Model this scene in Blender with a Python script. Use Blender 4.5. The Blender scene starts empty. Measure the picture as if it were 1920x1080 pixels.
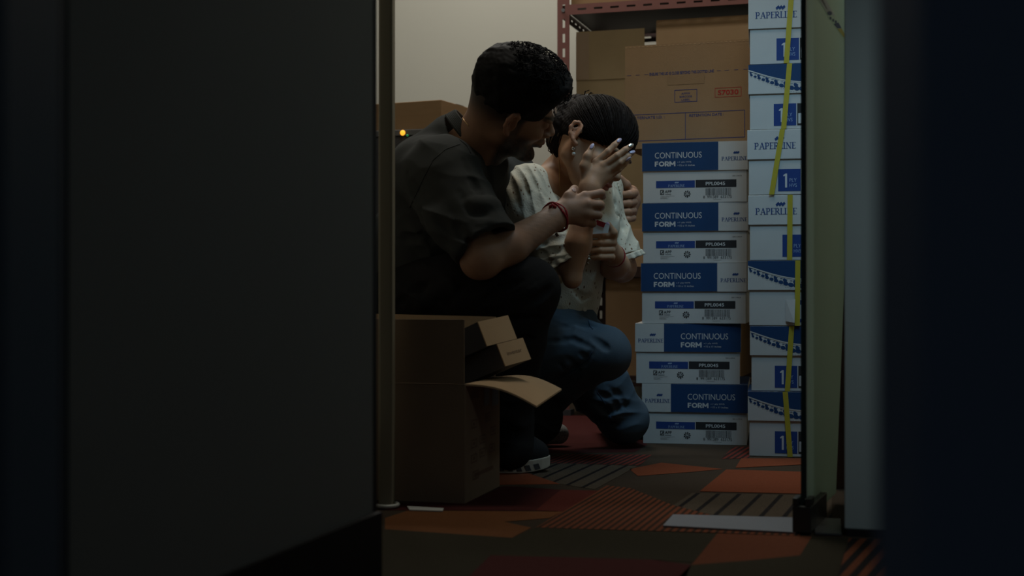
import bpy, math, random
import numpy as np
from mathutils import Vector, Matrix
random.seed(7)
D = bpy.data
SC = bpy.context.scene
COL = SC.collection
# ---------------------------------------------------------------- camera
FPX = 2500.0; EYE = 0.42; HOR = 550.0
cam_d = D.cameras.new('camera'); cam = D.objects.new('camera', cam_d); COL.objects.link(cam)
cam.location = (0, 0, EYE); cam.rotation_euler = (math.pi/2, 0, 0)
cam_d.sensor_width = 36.0; cam_d.lens = FPX/1920*36.0
cam_d.shift_y = (HOR-540)/1920.0
cam_d.clip_start = 0.02
cam_d.dof.use_dof = True; cam_d.dof.focus_distance = 3.35; cam_d.dof.aperture_fstop = 3.8
SC.camera = cam
# ---------------------------------------------------------------- colour management, world
SC.view_settings.view_transform = 'Standard'; SC.view_settings.look = 'None'
SC.view_settings.gamma = 1.0; SC.view_settings.use_curve_mapping = False
SC.view_settings.exposure = 0.0
W = D.worlds.new('world'); SC.world = W; W.use_nodes = True
W.node_tree.nodes['Background'].inputs[0].default_value = (0.92, 0.97, 1.0, 1)
W.node_tree.nodes['Background'].inputs[1].default_value = 0.019
# ---------------------------------------------------------------- lights
def area(name, loc, target, sx, sy, power, col, spread=180):
    l = D.lights.new(name, 'AREA'); l.shape = 'RECTANGLE'; l.size = sx; l.size_y = sy
    l.energy = power; l.color = col; l.spread = math.radians(spread)
    o = D.objects.new(name, l); COL.objects.link(o); o.location = loc
    d = Vector(target)-Vector(loc); o.rotation_euler = d.to_track_quat('-Z', 'Y').to_euler()
    return o
# the store room's ceiling fitting, a warm one near the back wall, and two added cool fills out of view
area('rear_ceiling_light', (-0.15, 4.45, 2.6), (-0.15, 4.6, 0), 1.1, 0.3, 20.0, (1.0, 0.96, 0.88))
area('ceiling_tube_light', (0.30, 3.05, 2.6), (0.35, 3.3, 0), 0.9, 0.3, 8.5, (1.0, 0.95, 0.84))
area('cool_side_fill', (0.66, 2.74, 1.70), (0.50, 3.60, 0.15), 0.35, 0.4, 1.5, (0.38, 0.72, 1.0), 62)  # unseen fill added to tint the lower boxes and jeans blue
area('right_wall_fill', (0.95, 1.2, 1.4), (0.78, 2.25, 0.5), 0.2, 0.2, 0.32, (0.80, 0.95, 1.0), 55)  # unseen fill added to brighten the grey-blue wall

# ---------------------------------------------------------------- pixel (1920x1080 photo frame) -> world at depth Y
def F(px, py, Y):
    return Vector(((px-960.0)/FPX*Y, Y, EYE+(HOR-py)/FPX*Y))
def FL(px, py):                      # point on the floor
    Y = EYE*FPX/(py-HOR); return Vector(((px-960.0)/FPX*Y, Y, 0))
# ---------------------------------------------------------------- materials
def lin(c):
    return tuple(((v/255)/12.92 if v/255 <= 0.04045 else ((v/255+0.055)/1.055)**2.4) for v in c)
def mat(name, col, rough=0.7, metal=0.0, noise=0.0, nscale=40.0, bump=0.0, bscale=120.0, spec=0.35, stretch=None, sss=0.0, col2=None):
    m = D.materials.new(name); m.use_nodes = True; nt = m.node_tree; n = nt.nodes; L = nt.links
    b = n['Principled BSDF']; b.inputs['Roughness'].default_value = rough; b.inputs['Metallic'].default_value = metal
    b.inputs['Specular IOR Level'].default_value = spec
    if sss:
        b.inputs['Subsurface Weight'].default_value = sss; b.inputs['Subsurface Scale'].default_value = 0.01
        b.inputs['Subsurface Radius'].default_value = (1.0, 0.35, 0.2)
    tc = n.new('ShaderNodeTexCoord'); src = tc.outputs['Object']
    if stretch:
        mp = n.new('ShaderNodeMapping'); mp.inputs['Scale'].default_value = stretch; L.new(src, mp.inputs[0]); src = mp.outputs[0]
    c = (*col, 1)
    nz = n.new('ShaderNodeTexNoise'); nz.inputs['Scale'].default_value = nscale; nz.inputs['Detail'].default_value = 4
    L.new(src, nz.inputs['Vector'])
    mx = n.new('ShaderNodeMix'); mx.data_type = 'RGBA'
    c2 = col2 if col2 else tuple(max(0, v*(1-noise)) for v in col)
    c1 = col if col2 else tuple(v*(1+noise*0.6) for v in col)
    mx.inputs['A'].default_value = (*c2, 1); mx.inputs['B'].default_value = (*c1, 1)
    L.new(nz.outputs['Fac'], mx.inputs['Factor']); L.new(mx.outputs['Result'], b.inputs['Base Color'])
    if bump:
        nb = n.new('ShaderNodeTexNoise'); nb.inputs['Scale'].default_value = bscale; nb.inputs['Detail'].default_value = 3
        L.new(src, nb.inputs['Vector'])
        bm_ = n.new('ShaderNodeBump'); bm_.inputs['Strength'].default_value = bump; bm_.inputs['Distance'].default_value = 0.004
        L.new(nb.outputs['Fac'], bm_.inputs['Height']); L.new(bm_.outputs[0], b.inputs['Normal'])
    return m
def emis(name, col, s):
    m = D.materials.new(name); m.use_nodes = True; b = m.node_tree.nodes['Principled BSDF']
    b.inputs['Base Color'].default_value = (*col, 1); b.inputs['Emission Color'].default_value = (*col, 1); b.inputs['Emission Strength'].default_value = s
    return m
def striped(name, ca, cb, px, py, ang, duty=0.5):
    """carpet with woven stripes: ca / cb alternate, period px metres, direction ang degrees"""
    m = D.materials.new(name); m.use_nodes = True; nt = m.node_tree; n = nt.nodes; L = nt.links
    b = n['Principled BSDF']; b.inputs['Roughness'].default_value = 0.95; b.inputs['Specular IOR Level'].default_value = 0.1
    tc = n.new('ShaderNodeTexCoord')
    sp = n.new('ShaderNodeVectorMath'); sp.operation = 'DOT_PRODUCT'
    a = math.radians(ang); sp.inputs[1].default_value = (math.sin(a)/px, -math.cos(a)/px, 0)
    L.new(tc.outputs['Object'], sp.inputs[0])
    fr = n.new('ShaderNodeMath'); fr.operation = 'FRACT'; L.new(sp.outputs['Value'], fr.inputs[0])
    lt = n.new('ShaderNodeMath'); lt.operation = 'LESS_THAN'; L.new(fr.outputs[0], lt.inputs[0]); lt.inputs[1].default_value = duty
    nz = n.new('ShaderNodeTexNoise'); nz.inputs['Scale'].default_value = 500; L.new(tc.outputs['Object'], nz.inputs['Vector'])
    mx = n.new('ShaderNodeMix'); mx.data_type = 'RGBA'; mx.inputs['A'].default_value = (*cb, 1); mx.inputs['B'].default_value = (*ca, 1)
    L.new(lt.outputs[0], mx.inputs['Factor'])
    m2 = n.new('ShaderNodeMix'); m2.data_type = 'RGBA'; m2.blend_type = 'MULTIPLY'; m2.inputs['Factor'].default_value = 0.7
    L.new(mx.outputs['Result'], m2.inputs['A'])
    r = n.new('ShaderNodeMapRange'); r.inputs['From Min'].default_value = 0.3; r.inputs['From Max'].default_value = 0.7; r.inputs['To Min'].default_value = 0.5; r.inputs['To Max'].default_value = 1.3
    L.new(nz.outputs['Fac'], r.inputs['Value'])
    L.new(r.outputs['Result'], m2.inputs['B']); L.new(m2.outputs['Result'], b.inputs['Base Color'])
    bp = n.new('ShaderNodeBump'); bp.inputs['Strength'].default_value = 0.6; bp.inputs['Distance'].default_value = 0.003
    L.new(nz.outputs['Fac'], bp.inputs['Height']); L.new(bp.outputs[0], b.inputs['Normal'])
    return m
def carpet(name, c):
    return mat(name, c, 0.95, noise=0.45, nscale=350, bump=0.7, bscale=600, spec=0.1)
def kraft(name, c, k=1.0):
    m = mat(name, c, 0.85, noise=0.12*k, nscale=14, bump=0.12, bscale=350, spec=0.2, stretch=(1, 1, 1))
    return m

M = {}
M['wall'] = mat('painted_wall', (0.50, 0.49, 0.43), 0.9, noise=0.04, nscale=3, bump=0.05, bscale=90)
M['ceiling'] = mat('ceiling_paint', (0.6, 0.6, 0.56), 0.9)
M['wall_dark'] = mat('dark_partition', (0.27, 0.29, 0.28), 0.6, noise=0.05, nscale=6)
M['black'] = mat('black_trim', (0.008, 0.008, 0.009), 0.6)
M['navy'] = mat('navy_paint', (0.15, 0.24, 0.40), 0.6, noise=0.05, nscale=4)
M['navy_dark'] = mat('dark_navy_paint', (0.06, 0.11, 0.17), 0.6, noise=0.05, nscale=4)
M['greyblue'] = mat('grey_blue_wall', (0.37, 0.43, 0.43), 0.8, noise=0.08, nscale=5)
M['olive'] = mat('jamb_paint', (0.28, 0.25, 0.18), 0.6)
M['steel'] = mat('brushed_steel', (0.30, 0.31, 0.33), 0.42, metal=1.0, noise=0.2, nscale=30, stretch=(1, 12, 1))
M['darkmetal'] = mat('dark_metal', (0.06, 0.065, 0.06), 0.4, metal=0.8)
M['white_plastic'] = mat('white_plastic', (0.6, 0.6, 0.55), 0.4)
M['wood'] = mat('brown_wood', (0.10, 0.05, 0.028), 0.6, noise=0.4, nscale=12, stretch=(8, 8, 1))
M['board'] = mat('tan_board', (0.29, 0.175, 0.085), 0.7, noise=0.12, nscale=12, stretch=(1, 1, 8))
M['kraft'] = kraft('kraft_card', (0.36, 0.235, 0.13))
M['kraft_light'] = kraft('light_kraft_card', (0.46, 0.31, 0.18))
M['kraft_dark'] = kraft('dark_kraft_card', (0.215, 0.155, 0.105))
M['kraft_olive'] = kraft('olive_kraft_card', (0.27, 0.20, 0.11))
M['tape'] = mat('brown_parcel_tape', (0.24, 0.165, 0.10), 0.4, spec=0.5)
M['blackcard'] = mat('black_card', (0.055, 0.053, 0.055), 0.7)
M['paper'] = mat('white_card', (0.51, 0.51, 0.49), 0.75, noise=0.07, nscale=16, bump=0.25, bscale=14, spec=0.25)
M['blue'] = mat('blue_print', (0.006, 0.042, 0.13), 0.6, noise=0.12, nscale=20)
M['navyprint'] = mat('navy_print', (0.012, 0.045, 0.17), 0.6)
M['labelblue'] = mat('label_blue', (0.012, 0.045, 0.20), 0.6)
M['blackprint'] = mat('black_print', (0.02, 0.02, 0.022), 0.6)
M['greyprint'] = mat('grey_print', (0.12, 0.12, 0.12), 0.6)
M['whiteprint'] = mat('white_print', (0.55, 0.57, 0.57), 0.6)
M['paleblue'] = mat('pale_blue_print', (0.28, 0.38, 0.55), 0.6)
M['ink_blue'] = mat('box_ink_blue', (0.022, 0.045, 0.19), 0.7)
M['ink_red'] = mat('box_ink_red', (0.42, 0.022, 0.022), 0.7)
M['ink_brown'] = mat('box_ink_brown', (0.13, 0.075, 0.045), 0.7)
M['strap'] = mat('yellow_strap', (0.44, 0.36, 0.035), 0.45, noise=0.1, nscale=100)
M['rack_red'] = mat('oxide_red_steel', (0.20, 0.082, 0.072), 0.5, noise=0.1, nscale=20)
M['rack_shaded'] = mat('shaded_rack_steel', (0.045, 0.025, 0.022), 0.5)  # the same red steel with shade put into its colour
M['film'] = mat('frosted_film', (0.44, 0.50, 0.44), 0.35, noise=0.03, nscale=3, spec=0.5)
_n = M['film'].node_tree.nodes; _l = M['film'].node_tree.links
_t = _n.new('ShaderNodeBsdfTranslucent'); _t.inputs[0].default_value = (0.62, 0.75, 0.62, 1)
_m = _n.new('ShaderNodeMixShader'); _m.inputs[0].default_value = 0.5
_l.new(_n['Principled BSDF'].outputs[0], _m.inputs[1]); _l.new(_t.outputs[0], _m.inputs[2]); _l.new(_m.outputs[0], _n['Material Output'].inputs[0])
M['glass_edge'] = mat('glass_edge', (0.01, 0.02, 0.018), 0.2)
M['led_orange'] = emis('orange_led', (1.0, 0.42, 0.03), 1.3)
M['led_green'] = emis('green_led', (0.03, 0.35, 0.12), 0.25)

# ---------------------------------------------------------------- helpers
def tag(o, label=None, cat=None, group=None, kind=None):
    if label: o['label'] = label
    if cat: o['category'] = cat
    if group: o['group'] = group
    if kind: o['kind'] = kind
    return o
def empty(name, loc=(0, 0, 0), rz=0.0, label=None, cat=None, group=None):
    o = D.objects.new(name, None); COL.objects.link(o); o.empty_display_size = 0.05
    o.location = loc; o.rotation_euler = (0, 0, rz)
    return tag(o, label, cat, group)
class MB:
    def __init__(s): s.v = []; s.f = []; s.m = []; s.mats = []
    def mi(s, m):
        if m not in s.mats: s.mats.append(m)
        return s.mats.index(m)
    def add(s, vs, fs, m):
        b = len(s.v); s.v += [tuple(v) for v in vs]; k = s.mi(m)
        for f in fs: s.f.append(tuple(b+i for i in f)); s.m.append(k)
    def box(s, x0, x1, y0, y1, z0, z1, m):
        s.hexa([(x0,y0,z0),(x1,y0,z0),(x1,y1,z0),(x0,y1,z0),(x0,y0,z1),(x1,y0,z1),(x1,y1,z1),(x0,y1,z1)], m)
    def hexa(s, v, m):
        s.add(v, [(0,3,2,1),(4,5,6,7),(0,1,5,4),(1,2,6,5),(2,3,7,6),(3,0,4,7)], m)
    def slab(s, poly, t, m):
        """extrude a 3D polygon by vector t"""
        n = len(poly); t = Vector(t); vs = [Vector(p) for p in poly]+[Vector(p)+t for p in poly]
        s.add(vs, [tuple(range(n))[::-1], tuple(range(n, 2*n))]+[(i, (i+1) % n, n+(i+1) % n, n+i) for i in range(n)], m)
    def face(s, pts, m): s.add(pts, [tuple(range(len(pts)))], m)
    def tube(s, pts, r, m, n=10, cap=True):
        pts = [Vector(p) for p in pts]; rr = r if isinstance(r, (list, tuple)) else [r]*len(pts)
        b = len(s.v); k = s.mi(m); up = None
        for i, p in enumerate(pts):
            d = (pts[min(i+1, len(pts)-1)]-pts[max(i-1, 0)]).normalized()
            if up is None:
                up = d.orthogonal().normalized()
            up = (up-d*up.dot(d)).normalized(); sd = d.cross(up)
            for j in range(n):
                a = 2*math.pi*j/n; s.v.append(tuple(p+(up*math.cos(a)+sd*math.sin(a))*rr[i]))
        for i in range(len(pts)-1):
            for j in range(n):
                s.f.append((b+i*n+j, b+i*n+(j+1) % n, b+(i+1)*n+(j+1) % n, b+(i+1)*n+j)); s.m.append(k)
        if cap:
            s.f.append(tuple(b+j for j in range(n))[::-1]); s.m.append(k)
            s.f.append(tuple(b+(len(pts)-1)*n+j for j in range(n))); s.m.append(k)
    def build(s, name, parent=None, bevel=0.0, smooth=False):
        me = D.meshes.new(name); me.from_pydata(s.v, [], s.f)
        for m in s.mats: me.materials.append(m)
        me.polygons.foreach_set('material_index', s.m); me.validate(); me.update()
        if smooth: me.polygons.foreach_set('use_smooth', [True]*len(me.polygons))
        o = D.objects.new(name, me); COL.objects.link(o)
        if parent: o.parent = parent
        if bevel:
            bv = o.modifiers.new('bevel', 'BEVEL'); bv.width = bevel; bv.segments = 2; bv.limit_method = 'ANGLE'; bv.angle_limit = 0.7
        return o
# lettering ------------------------------------------------------
_tx = {}
def text_geo(txt, bold=0.0):
    k = (txt, bold)
    if k not in _tx:
        cu = D.curves.new('t', 'FONT'); cu.body = txt; cu.size = 1.0; cu.offset = bold; cu.resolution_u = 3
        o = D.objects.new('t', cu); COL.objects.link(o)
        dg = bpy.context.evaluated_depsgraph_get(); ev = o.evaluated_get(dg); me = ev.to_mesh()
        v = [tuple(x.co) for x in me.vertices]; f = [tuple(p.vertices) for p in me.polygons]; ev.to_mesh_clear()
        D.objects.remove(o); D.curves.remove(cu)
        xs = [a[0] for a in v]; ys = [a[1] for a in v]
        _tx[k] = ([((a[0]-min(xs))/(max(xs)-min(xs)), a[1]-min(ys)) for a in v], f, max(xs)-min(xs), max(ys)-min(ys))
    return _tx[k]
def text(mb, put, txt, u, v, w, h, m, bold=0.0):
    """lettering in the rectangle u..u+w, v..v+h of a face; put(u, v) gives the 3D point"""
    vs, fs, W0, H0 = text_geo(txt, bold)
    mb.add([put(u+a[0]*w, v+a[1]/H0*h) for a in vs], fs, m)
def seg(x0, y0, x1, y1, w):
    d = Vector((x1-x0, y1-y0)); d.normalize(); n = Vector((-d.y, d.x))*w/2
    return [(x0+n.x, y0+n.y), (x0-n.x, y0-n.y), (x1-n.x, y1-n.y), (x1+n.x, y1+n.y)]
def arcs(cx, cy, rx, ry, a0, a1, w, n=7):
    out = []
    for i in range(n):
        p = [math.radians(a0+(a1-a0)*(i+j)/n) for j in (0, 1)]
        out.append(seg(cx+rx*math.cos(p[0]), cy+ry*math.sin(p[0]), cx+rx*math.cos(p[1]), cy+ry*math.sin(p[1]), w))
    return out
T_, t_ = 0.15, 0.06
def _ser(x, y): return seg(x-0.16, y, x+0.16, y, t_)
SERIF = {
 'P': (0.66, [seg(.16,0,.16,1,T_), _ser(.16,.03), _ser(.13,.97), seg(.16,.97,.36,.97,t_), seg(.16,.47,.36,.47,t_)]+arcs(.34,.72,.22,.25,90,-90,.12)),
 'R': (0.74, [seg(.16,0,.16,1,T_), _ser(.16,.03), _ser(.13,.97), seg(.16,.97,.36,.97,t_), seg(.16,.5,.36,.5,t_), seg(.32,.5,.68,0.0,.13)]+arcs(.34,.735,.21,.235,90,-90,.12)),
 'A': (0.84, [seg(.14,0,.42,1,.07), seg(.42,1,.72,0,T_), seg(.24,.35,.62,.35,t_), _ser(.13,.03), _ser(.72,.03)]),
 'E': (0.62, [seg(.16,0,.16,1,T_), seg(.02,.97,.54,.97,t_), seg(.02,.03,.56,.03,t_), seg(.16,.52,.46,.52,t_), seg(.53,1,.53,.84,t_), seg(.55,0,.55,.18,t_)]),
 'L': (0.60, [seg(.16,0,.16,1,T_), _ser(.16,.97), seg(.02,.03,.55,.03,t_), seg(.55,0,.55,.2,t_)]),
 'I': (0.36, [seg(.16,0,.16,1,T_), _ser(.16,.97), _ser(.16,.03)]),
 'N': (0.84, [seg(.14,0,.14,1,t_), seg(.12,1,.68,0,T_), seg(.68,0,.68,1,t_), _ser(.14,.03), _ser(.68,.97)])}
SANS = {'F': (.68, [seg(.12,0,.12,1,.24), seg(.12,.90,.60,.90,.20), seg(.12,.50,.54,.50,.20)]),
 'O': (1.08, arcs(.52,.5,.39,.39,0,360,.24,18)),
 'R': (.80, [seg(.12,0,.12,1,.24), seg(.2,.90,.42,.90,.20), seg(.2,.42,.42,.42,.20), seg(.40,.40,.64,0,.24)]+arcs(.42,.66,.20,.24,90,-90,.22)),
 'M': (1.10, [seg(.12,0,.12,1,.23), seg(.94,0,.94,1,.23), seg(.14,.94,.53,.30,.24), seg(.92,.94,.53,.30,.24)])}
def serif_text(mb, put, txt, u, v, w, h, m, G_=None):
    SERIF_ = G_ or SERIF; tot = sum(SERIF_[c][0] for c in txt); x = 0; sx = w/tot
    for c in txt:
        adv, qs = SERIF_[c]
        for q in qs: mb.face([put(u+(x+a)*sx, v+b*h) for a, b in q], m)
        x += adv
def rect(mb, put, u0, u1, v0, v1, m): mb.face([put(u0, v0), put(u1, v0), put(u1, v1), put(u0, v1)], m)
def frame_rect(mb, put, u0, u1, v0, v1, t, m):
    rect(mb, put, u0, u1, v0, v0+t, m); rect(mb, put, u0, u1, v1-t, v1, m)
    rect(mb, put, u0, u0+t, v0+t, v1-t, m); rect(mb, put, u1-t, u1, v0+t, v1-t, m)
def disc(mb, put, u, v, ru, rv, m, n=14, rot=0.0):
    c, s = math.cos(rot), math.sin(rot); P = []
    for i in range(n):
        a = 2*math.pi*i/n; x, y = ru*math.cos(a), rv*math.sin(a); P.append(put(u+x*c-y*s, v+x*s+y*c))
    mb.face(P, m)
def diamonds(mb, put, u, v, w, h, m):
    """three leaning lozenges in a row, centred on u, v"""
    for i in (-1, 0, 1):
        cx = u+i*w*0.24
        mb.face([put(cx-w*.20, v-h*.06), put(cx-w*.09, v-h*.5), put(cx+w*.16, v+h*.06), put(cx+w*.05, v+h*.5)], m)
# ================================================================ SETTING
TH = math.radians(17)
EX = Vector((math.cos(TH), -math.sin(TH), 0)); EY = Vector((math.sin(TH), math.cos(TH), 0)); EZ = Vector((0, 0, 1))
def S(o, kind='structure'): o['kind'] = kind; return o
# carpet: one mesh, dark brown base with the woven patches
C_ = dict(
 brown=carpet('carpet_brown', (0.060, 0.043, 0.029)), olive=carpet('carpet_olive', (0.044, 0.037, 0.022)),
 red=carpet('carpet_red', (0.125, 0.028, 0.020)), maroon=carpet('carpet_maroon', (0.075, 0.018, 0.016)),
 orange=carpet('carpet_orange', (0.22, 0.060, 0.026)), rust=carpet('carpet_rust', (0.17, 0.055, 0.026)), amber=carpet('carpet_amber', (0.19, 0.075, 0.028)),
 s_red=striped('carpet_red_stripe', (0.17, 0.035, 0.025), (0.035, 0.022, 0.018), 0.016, 0, 70, 0.5),
 s_dark=striped('carpet_dark_stripe', (0.015, 0.013, 0.013), (0.085, 0.065, 0.045), 0.042, 0, 71, 0.22),
 s_rust=striped('carpet_rust_stripe', (0.18, 0.055, 0.026), (0.045, 0.026, 0.016), 0.0135, 0, 72, 0.55),
 s_far=striped('carpet_orange_stripe', (0.25, 0.055, 0.03), (0.05, 0.03, 0.024), 0.024, 0, 68, 0.42),
 s_right=striped('carpet_bold_stripe', (0.16, 0.050, 0.022), (0.016, 0.014, 0.013), 0.024, 0, 66, 0.5))
fm = MB()
fm.box(-2.2, 2.6, -1.2, 6.4, -0.05, 0.0, C_['brown'])
def patch(k, lay, *pts):
    fm.face([FL(*p)+Vector((0, 0, 0.0004*lay)) for p in reversed(pts)], C_[k])
patch('maroon', 1, (960, 778), (1240, 778), (1212, 835), (1190, 848), (1045, 850), (900, 850))
patch('s_red', 2, (1060, 852), (1222, 853), (1200, 873), (1040, 869), (1000, 866))
patch('s_red', 2, (1375, 838), (1410, 838), (1404, 860), (1352, 861))
patch('s_dark', 2, (1040, 869), (1196, 874), (1115, 918), (1050, 908), (985, 886))
patch('s_far', 1, (1160, 806), (1260, 806), (1230, 826), (1150, 824))
patch('orange', 2, (900, 884), (985, 886), (1050, 908), (900, 910))
patch('maroon', 2, (880, 940), (945, 912), (1052, 919), (1004, 958), (722, 957), (722, 945))
patch('red', 3, (1052, 919), (1122, 921), (1055, 960), (1004, 958))
patch('amber', 2, (722, 972), (765, 958), (1055, 960), (1030, 972), (945, 979), (996, 990), (960, 1009), (722, 993))
patch('s_rust', 3, (1138, 911), (1182, 916), (1262, 948), (1362, 974), (1500, 974), (1500, 1006), (1345, 1000), (1005, 990))
patch('orange', 2, (1240, 868), (1180, 880), (1196, 893), (1300, 885), (1356, 880))
patch('orange', 3, (1362, 881), (1560, 887), (1560, 928), (1312, 922))
patch('orange', 3, (1390, 860), (1560, 860), (1560, 869), (1379, 878))
patch('s_dark', 2, (1298, 925), (1560, 930), (1560, 974), (1362, 974), (1262, 948))
patch('olive', 2, (650, 994), (722, 993), (960, 1009), (1005, 990), (1345, 1001), (1300, 1056), (1220, 1050), (920, 1042), (870, 1090), (650, 1090))
patch('rust', 2, (1345, 1001), (1522, 1007), (1500, 1042), (1400, 1052), (1296, 1060))
patch('maroon', 2, (920, 1042), (1220, 1050), (1296, 1060), (1270, 1120), (840, 1120))
patch('olive', 2, (1522, 1007), (1590, 1010), (1568, 1085), (1270, 1085), (1296, 1060), (1400, 1052), (1500, 1042))
patch('s_right', 2, (1592, 1010), (1740, 1014), (1740, 1120), (1560, 1120))
S(fm.build('floor'))

def wallslab(name, p, q, th, z0, z1, m, kind='structure', bevel=0):
    """vertical slab from p to q (xy), th thick to the left of p->q"""
    p = Vector((*p, 0)); q = Vector((*q, 0)); d = (q-p).normalized(); n = Vector((-d.y, d.x, 0))*th
    b = MB(); b.slab([p+EZ*z0, q+EZ*z0, q+EZ*z1, p+EZ*z1], n, m)
    return S(b.build(name, bevel=bevel))
def V2(v): return (v.x, v.y)
P_back = Vector((0.36, 5.2, 0))
wallslab('wall_back', V2(P_back-EX*2.3), V2(P_back+EX*1.9), 0.1, 0, 2.7, M['wall'])
P_fr = Vector((0.5757, 2.31, 0))             # end of the store's front wall, right of the opening
P_fl = Vector((-0.262, 2.600, 0))
wallslab('wall_right', V2(P_fr), V2(P_fr+EX*1.5), 0.12, 0.012, 2.7, M['greyblue'], bevel=0.002)
wallslab('baseboard_right', V2(P_fr+EX*0.004-EY*0.004), V2(P_fr+EX*1.5), 0.10, 0.0, 0.012, M['black'])
wallslab('wall_front', V2(P_fl-EX*1.45-EY*.16), V2(P_fl-EX*0.002-EY*.16), 0.10, 0, 2.7, M['wall'])
wallslab('wall_side', V2(P_back+EX*1.5-EY*3.2), V2(P_back+EX*1.5), -0.1, 0, 2.7, M['wall'])
wallslab('wall_store', V2(P_back-EX*1.9-EY*2.9), V2(P_back-EX*1.9), 0.1, 0, 2.7, M['wall'])
cb = MB(); cb.box(-2.2, 2.6, 1.9, 6.4, 2.7, 2.75, M['ceiling']); S(cb.build('ceiling'))
# doorway lintel over the opening
lb = MB(); lb.slab([P_fl+EZ*2.1, P_fr+EZ*2.1, P_fr+EZ*2.7, P_fl+EZ*2.7], EY*0.1, M['greyblue']); S(lb.build('trim_1'))
# left jamb post of the opening with its pale foot ring
jp = MB(); a = F(709.5, 950, 2.60); a.z = 0
jp.box(a.x, a.x+0.0275, 2.60, 2.66, 0.0, 2.1, M['olive']); S(jp.build('trim_2', bevel=0.004))
r = MB(); c0 = Vector((a.x+0.016, 2.612, 0.006))
r.tube([c0+Vector((0.021*math.cos(t), 0.026*math.sin(t), 0)) for t in [math.radians(x) for x in range(-150, 50, 12)]], 0.004, M['white_plastic'], 8)
tag(r.build('foot_ring', smooth=True), 'small pale ring at the foot of the doorway post', 'ring')
# near dark partition on the left
A = (-0.402, 1.21); B = (-0.198, 1.90)
wallslab('wall_left', A, B, 0.06, 0.108, 2.5, M['wall_dark'])
wallslab('baseboard_left', (A[0]+.002, A[1]+.0), (B[0]+0.0125, B[1]+0.004), 0.07, 0, 0.108, M['black'])
wallslab('trim_3', (B[0]+0.001, B[1]+0.001), (B[0]+0.004, B[1]+0.014), 0.06, 0.108, 2.5, M['black'])
tb = MB(); tb.box(-0.49, -0.404, 1.195, 1.25, 0, 2.5, M['black']); S(tb.build('trim_4'))
nb = MB(); nb.box(-0.9, -0.236, 0.62, 0.70, 0, 2.5, M['navy_dark']); S(nb.build('wall_corridor'))
# near dark door edge on the right
nr = MB(); nr.box(0.153, 0.60, 0.50, 0.56, 0, 2.3, M['navy']); S(nr.build('wall_near'))

# ---------------------------------------------------------------- glass door
G0 = Vector((0.510, 2.333, 0)); GD = Vector((0.37, 0.929, 0)).normalized(); GN = Vector((-GD.y, GD.x, 0))
def G(px, py, off=0.0):
    a = (px-960)/FPX; q = G0+GN*off         # (q + s*GD): x = a*y
    s = (a*q.y-q.x)/(GD.x-a*GD.y); p = q+GD*s
    return Vector((p.x, p.y, EYE+(HOR-py)/FPX*p.y))
gd = empty('glass_door', tuple(G0), 0, 'half open frosted glass door with a dark metal corner fitting at the doorway', 'door')
gd.rotation_euler.z = math.atan2(GD.y, GD.x)
gb = MB(); gb.slab([(0.002, -.005, .05), (0.168, -.005, .05), (0.168, -.005, .021), (0.36, -.005, .021), (0.44, -.005, .30), (0.60, -.005, .9), (0.60, -.005, 2.08), (0.002, -.005, 2.08)], (0, .010, 0), M['film'])
gb.build('glass_pane', gd)
gb = MB(); gb.box(-.003, .004, -.005, .004, .05, 2.08, M['glass_edge']); gb.build('edge_gasket', gd)
gb = MB(); gb.box(-.020, .165, -.016, .016, 0.004, .05, M['darkmetal']); gb.box(-.020, .02, -.016, -.006, .05, .064, M['darkmetal']); gb.box(-.020, .02, .006, .016, .05, .064, M['darkmetal'])
gb.build('corner_fitting', gd, bevel=0.0015)
gm = gd.matrix_basis.copy(); gi = (Matrix.Translation(gd.location) @ gd.rotation_euler.to_matrix().to_4x4()).inverted()
st = MB()  # reflection of strap and box print, painted as flat faces on the glass
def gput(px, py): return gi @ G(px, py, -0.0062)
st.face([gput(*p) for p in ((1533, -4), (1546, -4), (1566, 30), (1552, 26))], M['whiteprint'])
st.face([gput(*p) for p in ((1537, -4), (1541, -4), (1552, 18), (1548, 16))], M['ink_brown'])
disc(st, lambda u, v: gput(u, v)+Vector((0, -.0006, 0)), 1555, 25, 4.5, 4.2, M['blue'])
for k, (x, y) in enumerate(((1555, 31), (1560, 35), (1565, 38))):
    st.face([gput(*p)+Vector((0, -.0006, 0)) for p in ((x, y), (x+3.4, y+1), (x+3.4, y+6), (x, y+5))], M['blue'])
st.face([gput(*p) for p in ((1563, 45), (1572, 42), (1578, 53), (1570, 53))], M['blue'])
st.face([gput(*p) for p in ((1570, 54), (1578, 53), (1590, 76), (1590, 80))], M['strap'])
st.build('painted_reflection', gd)
wp = MB(); q = F(1556, 900, 2.86)
wp.box(q.x, q.x+0.09, 2.86, 2.90, 0, 2.1, M['wood']); S(wp.build('trim_5'))
tp = MB()
for P in (((1262, 969), (1492, 975), (1492, 1003), (1243, 990)), ((1528, 975), (1576, 977), (1578, 1006), (1528, 1004))):
    tp.slab([FL(*p)+Vector((0, 0, 0.0018)) for p in reversed(P)], (0, 0, 0.003), M['steel'])
tag(tp.build('floor_plate'), 'flat metal plate let into the carpet across the doorway', 'plate')
tp = MB(); tp.slab([FL(*p)+Vector((0, 0, 0.0016)) for p in ((768, 959), (830, 961), (832, 956), (763, 952))], (0, 0, 0.002), M['white_plastic'])
tag(tp.build('metal_strip'), 'thin pale strip lying on the carpet in front of the open carton', 'strip')

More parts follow.
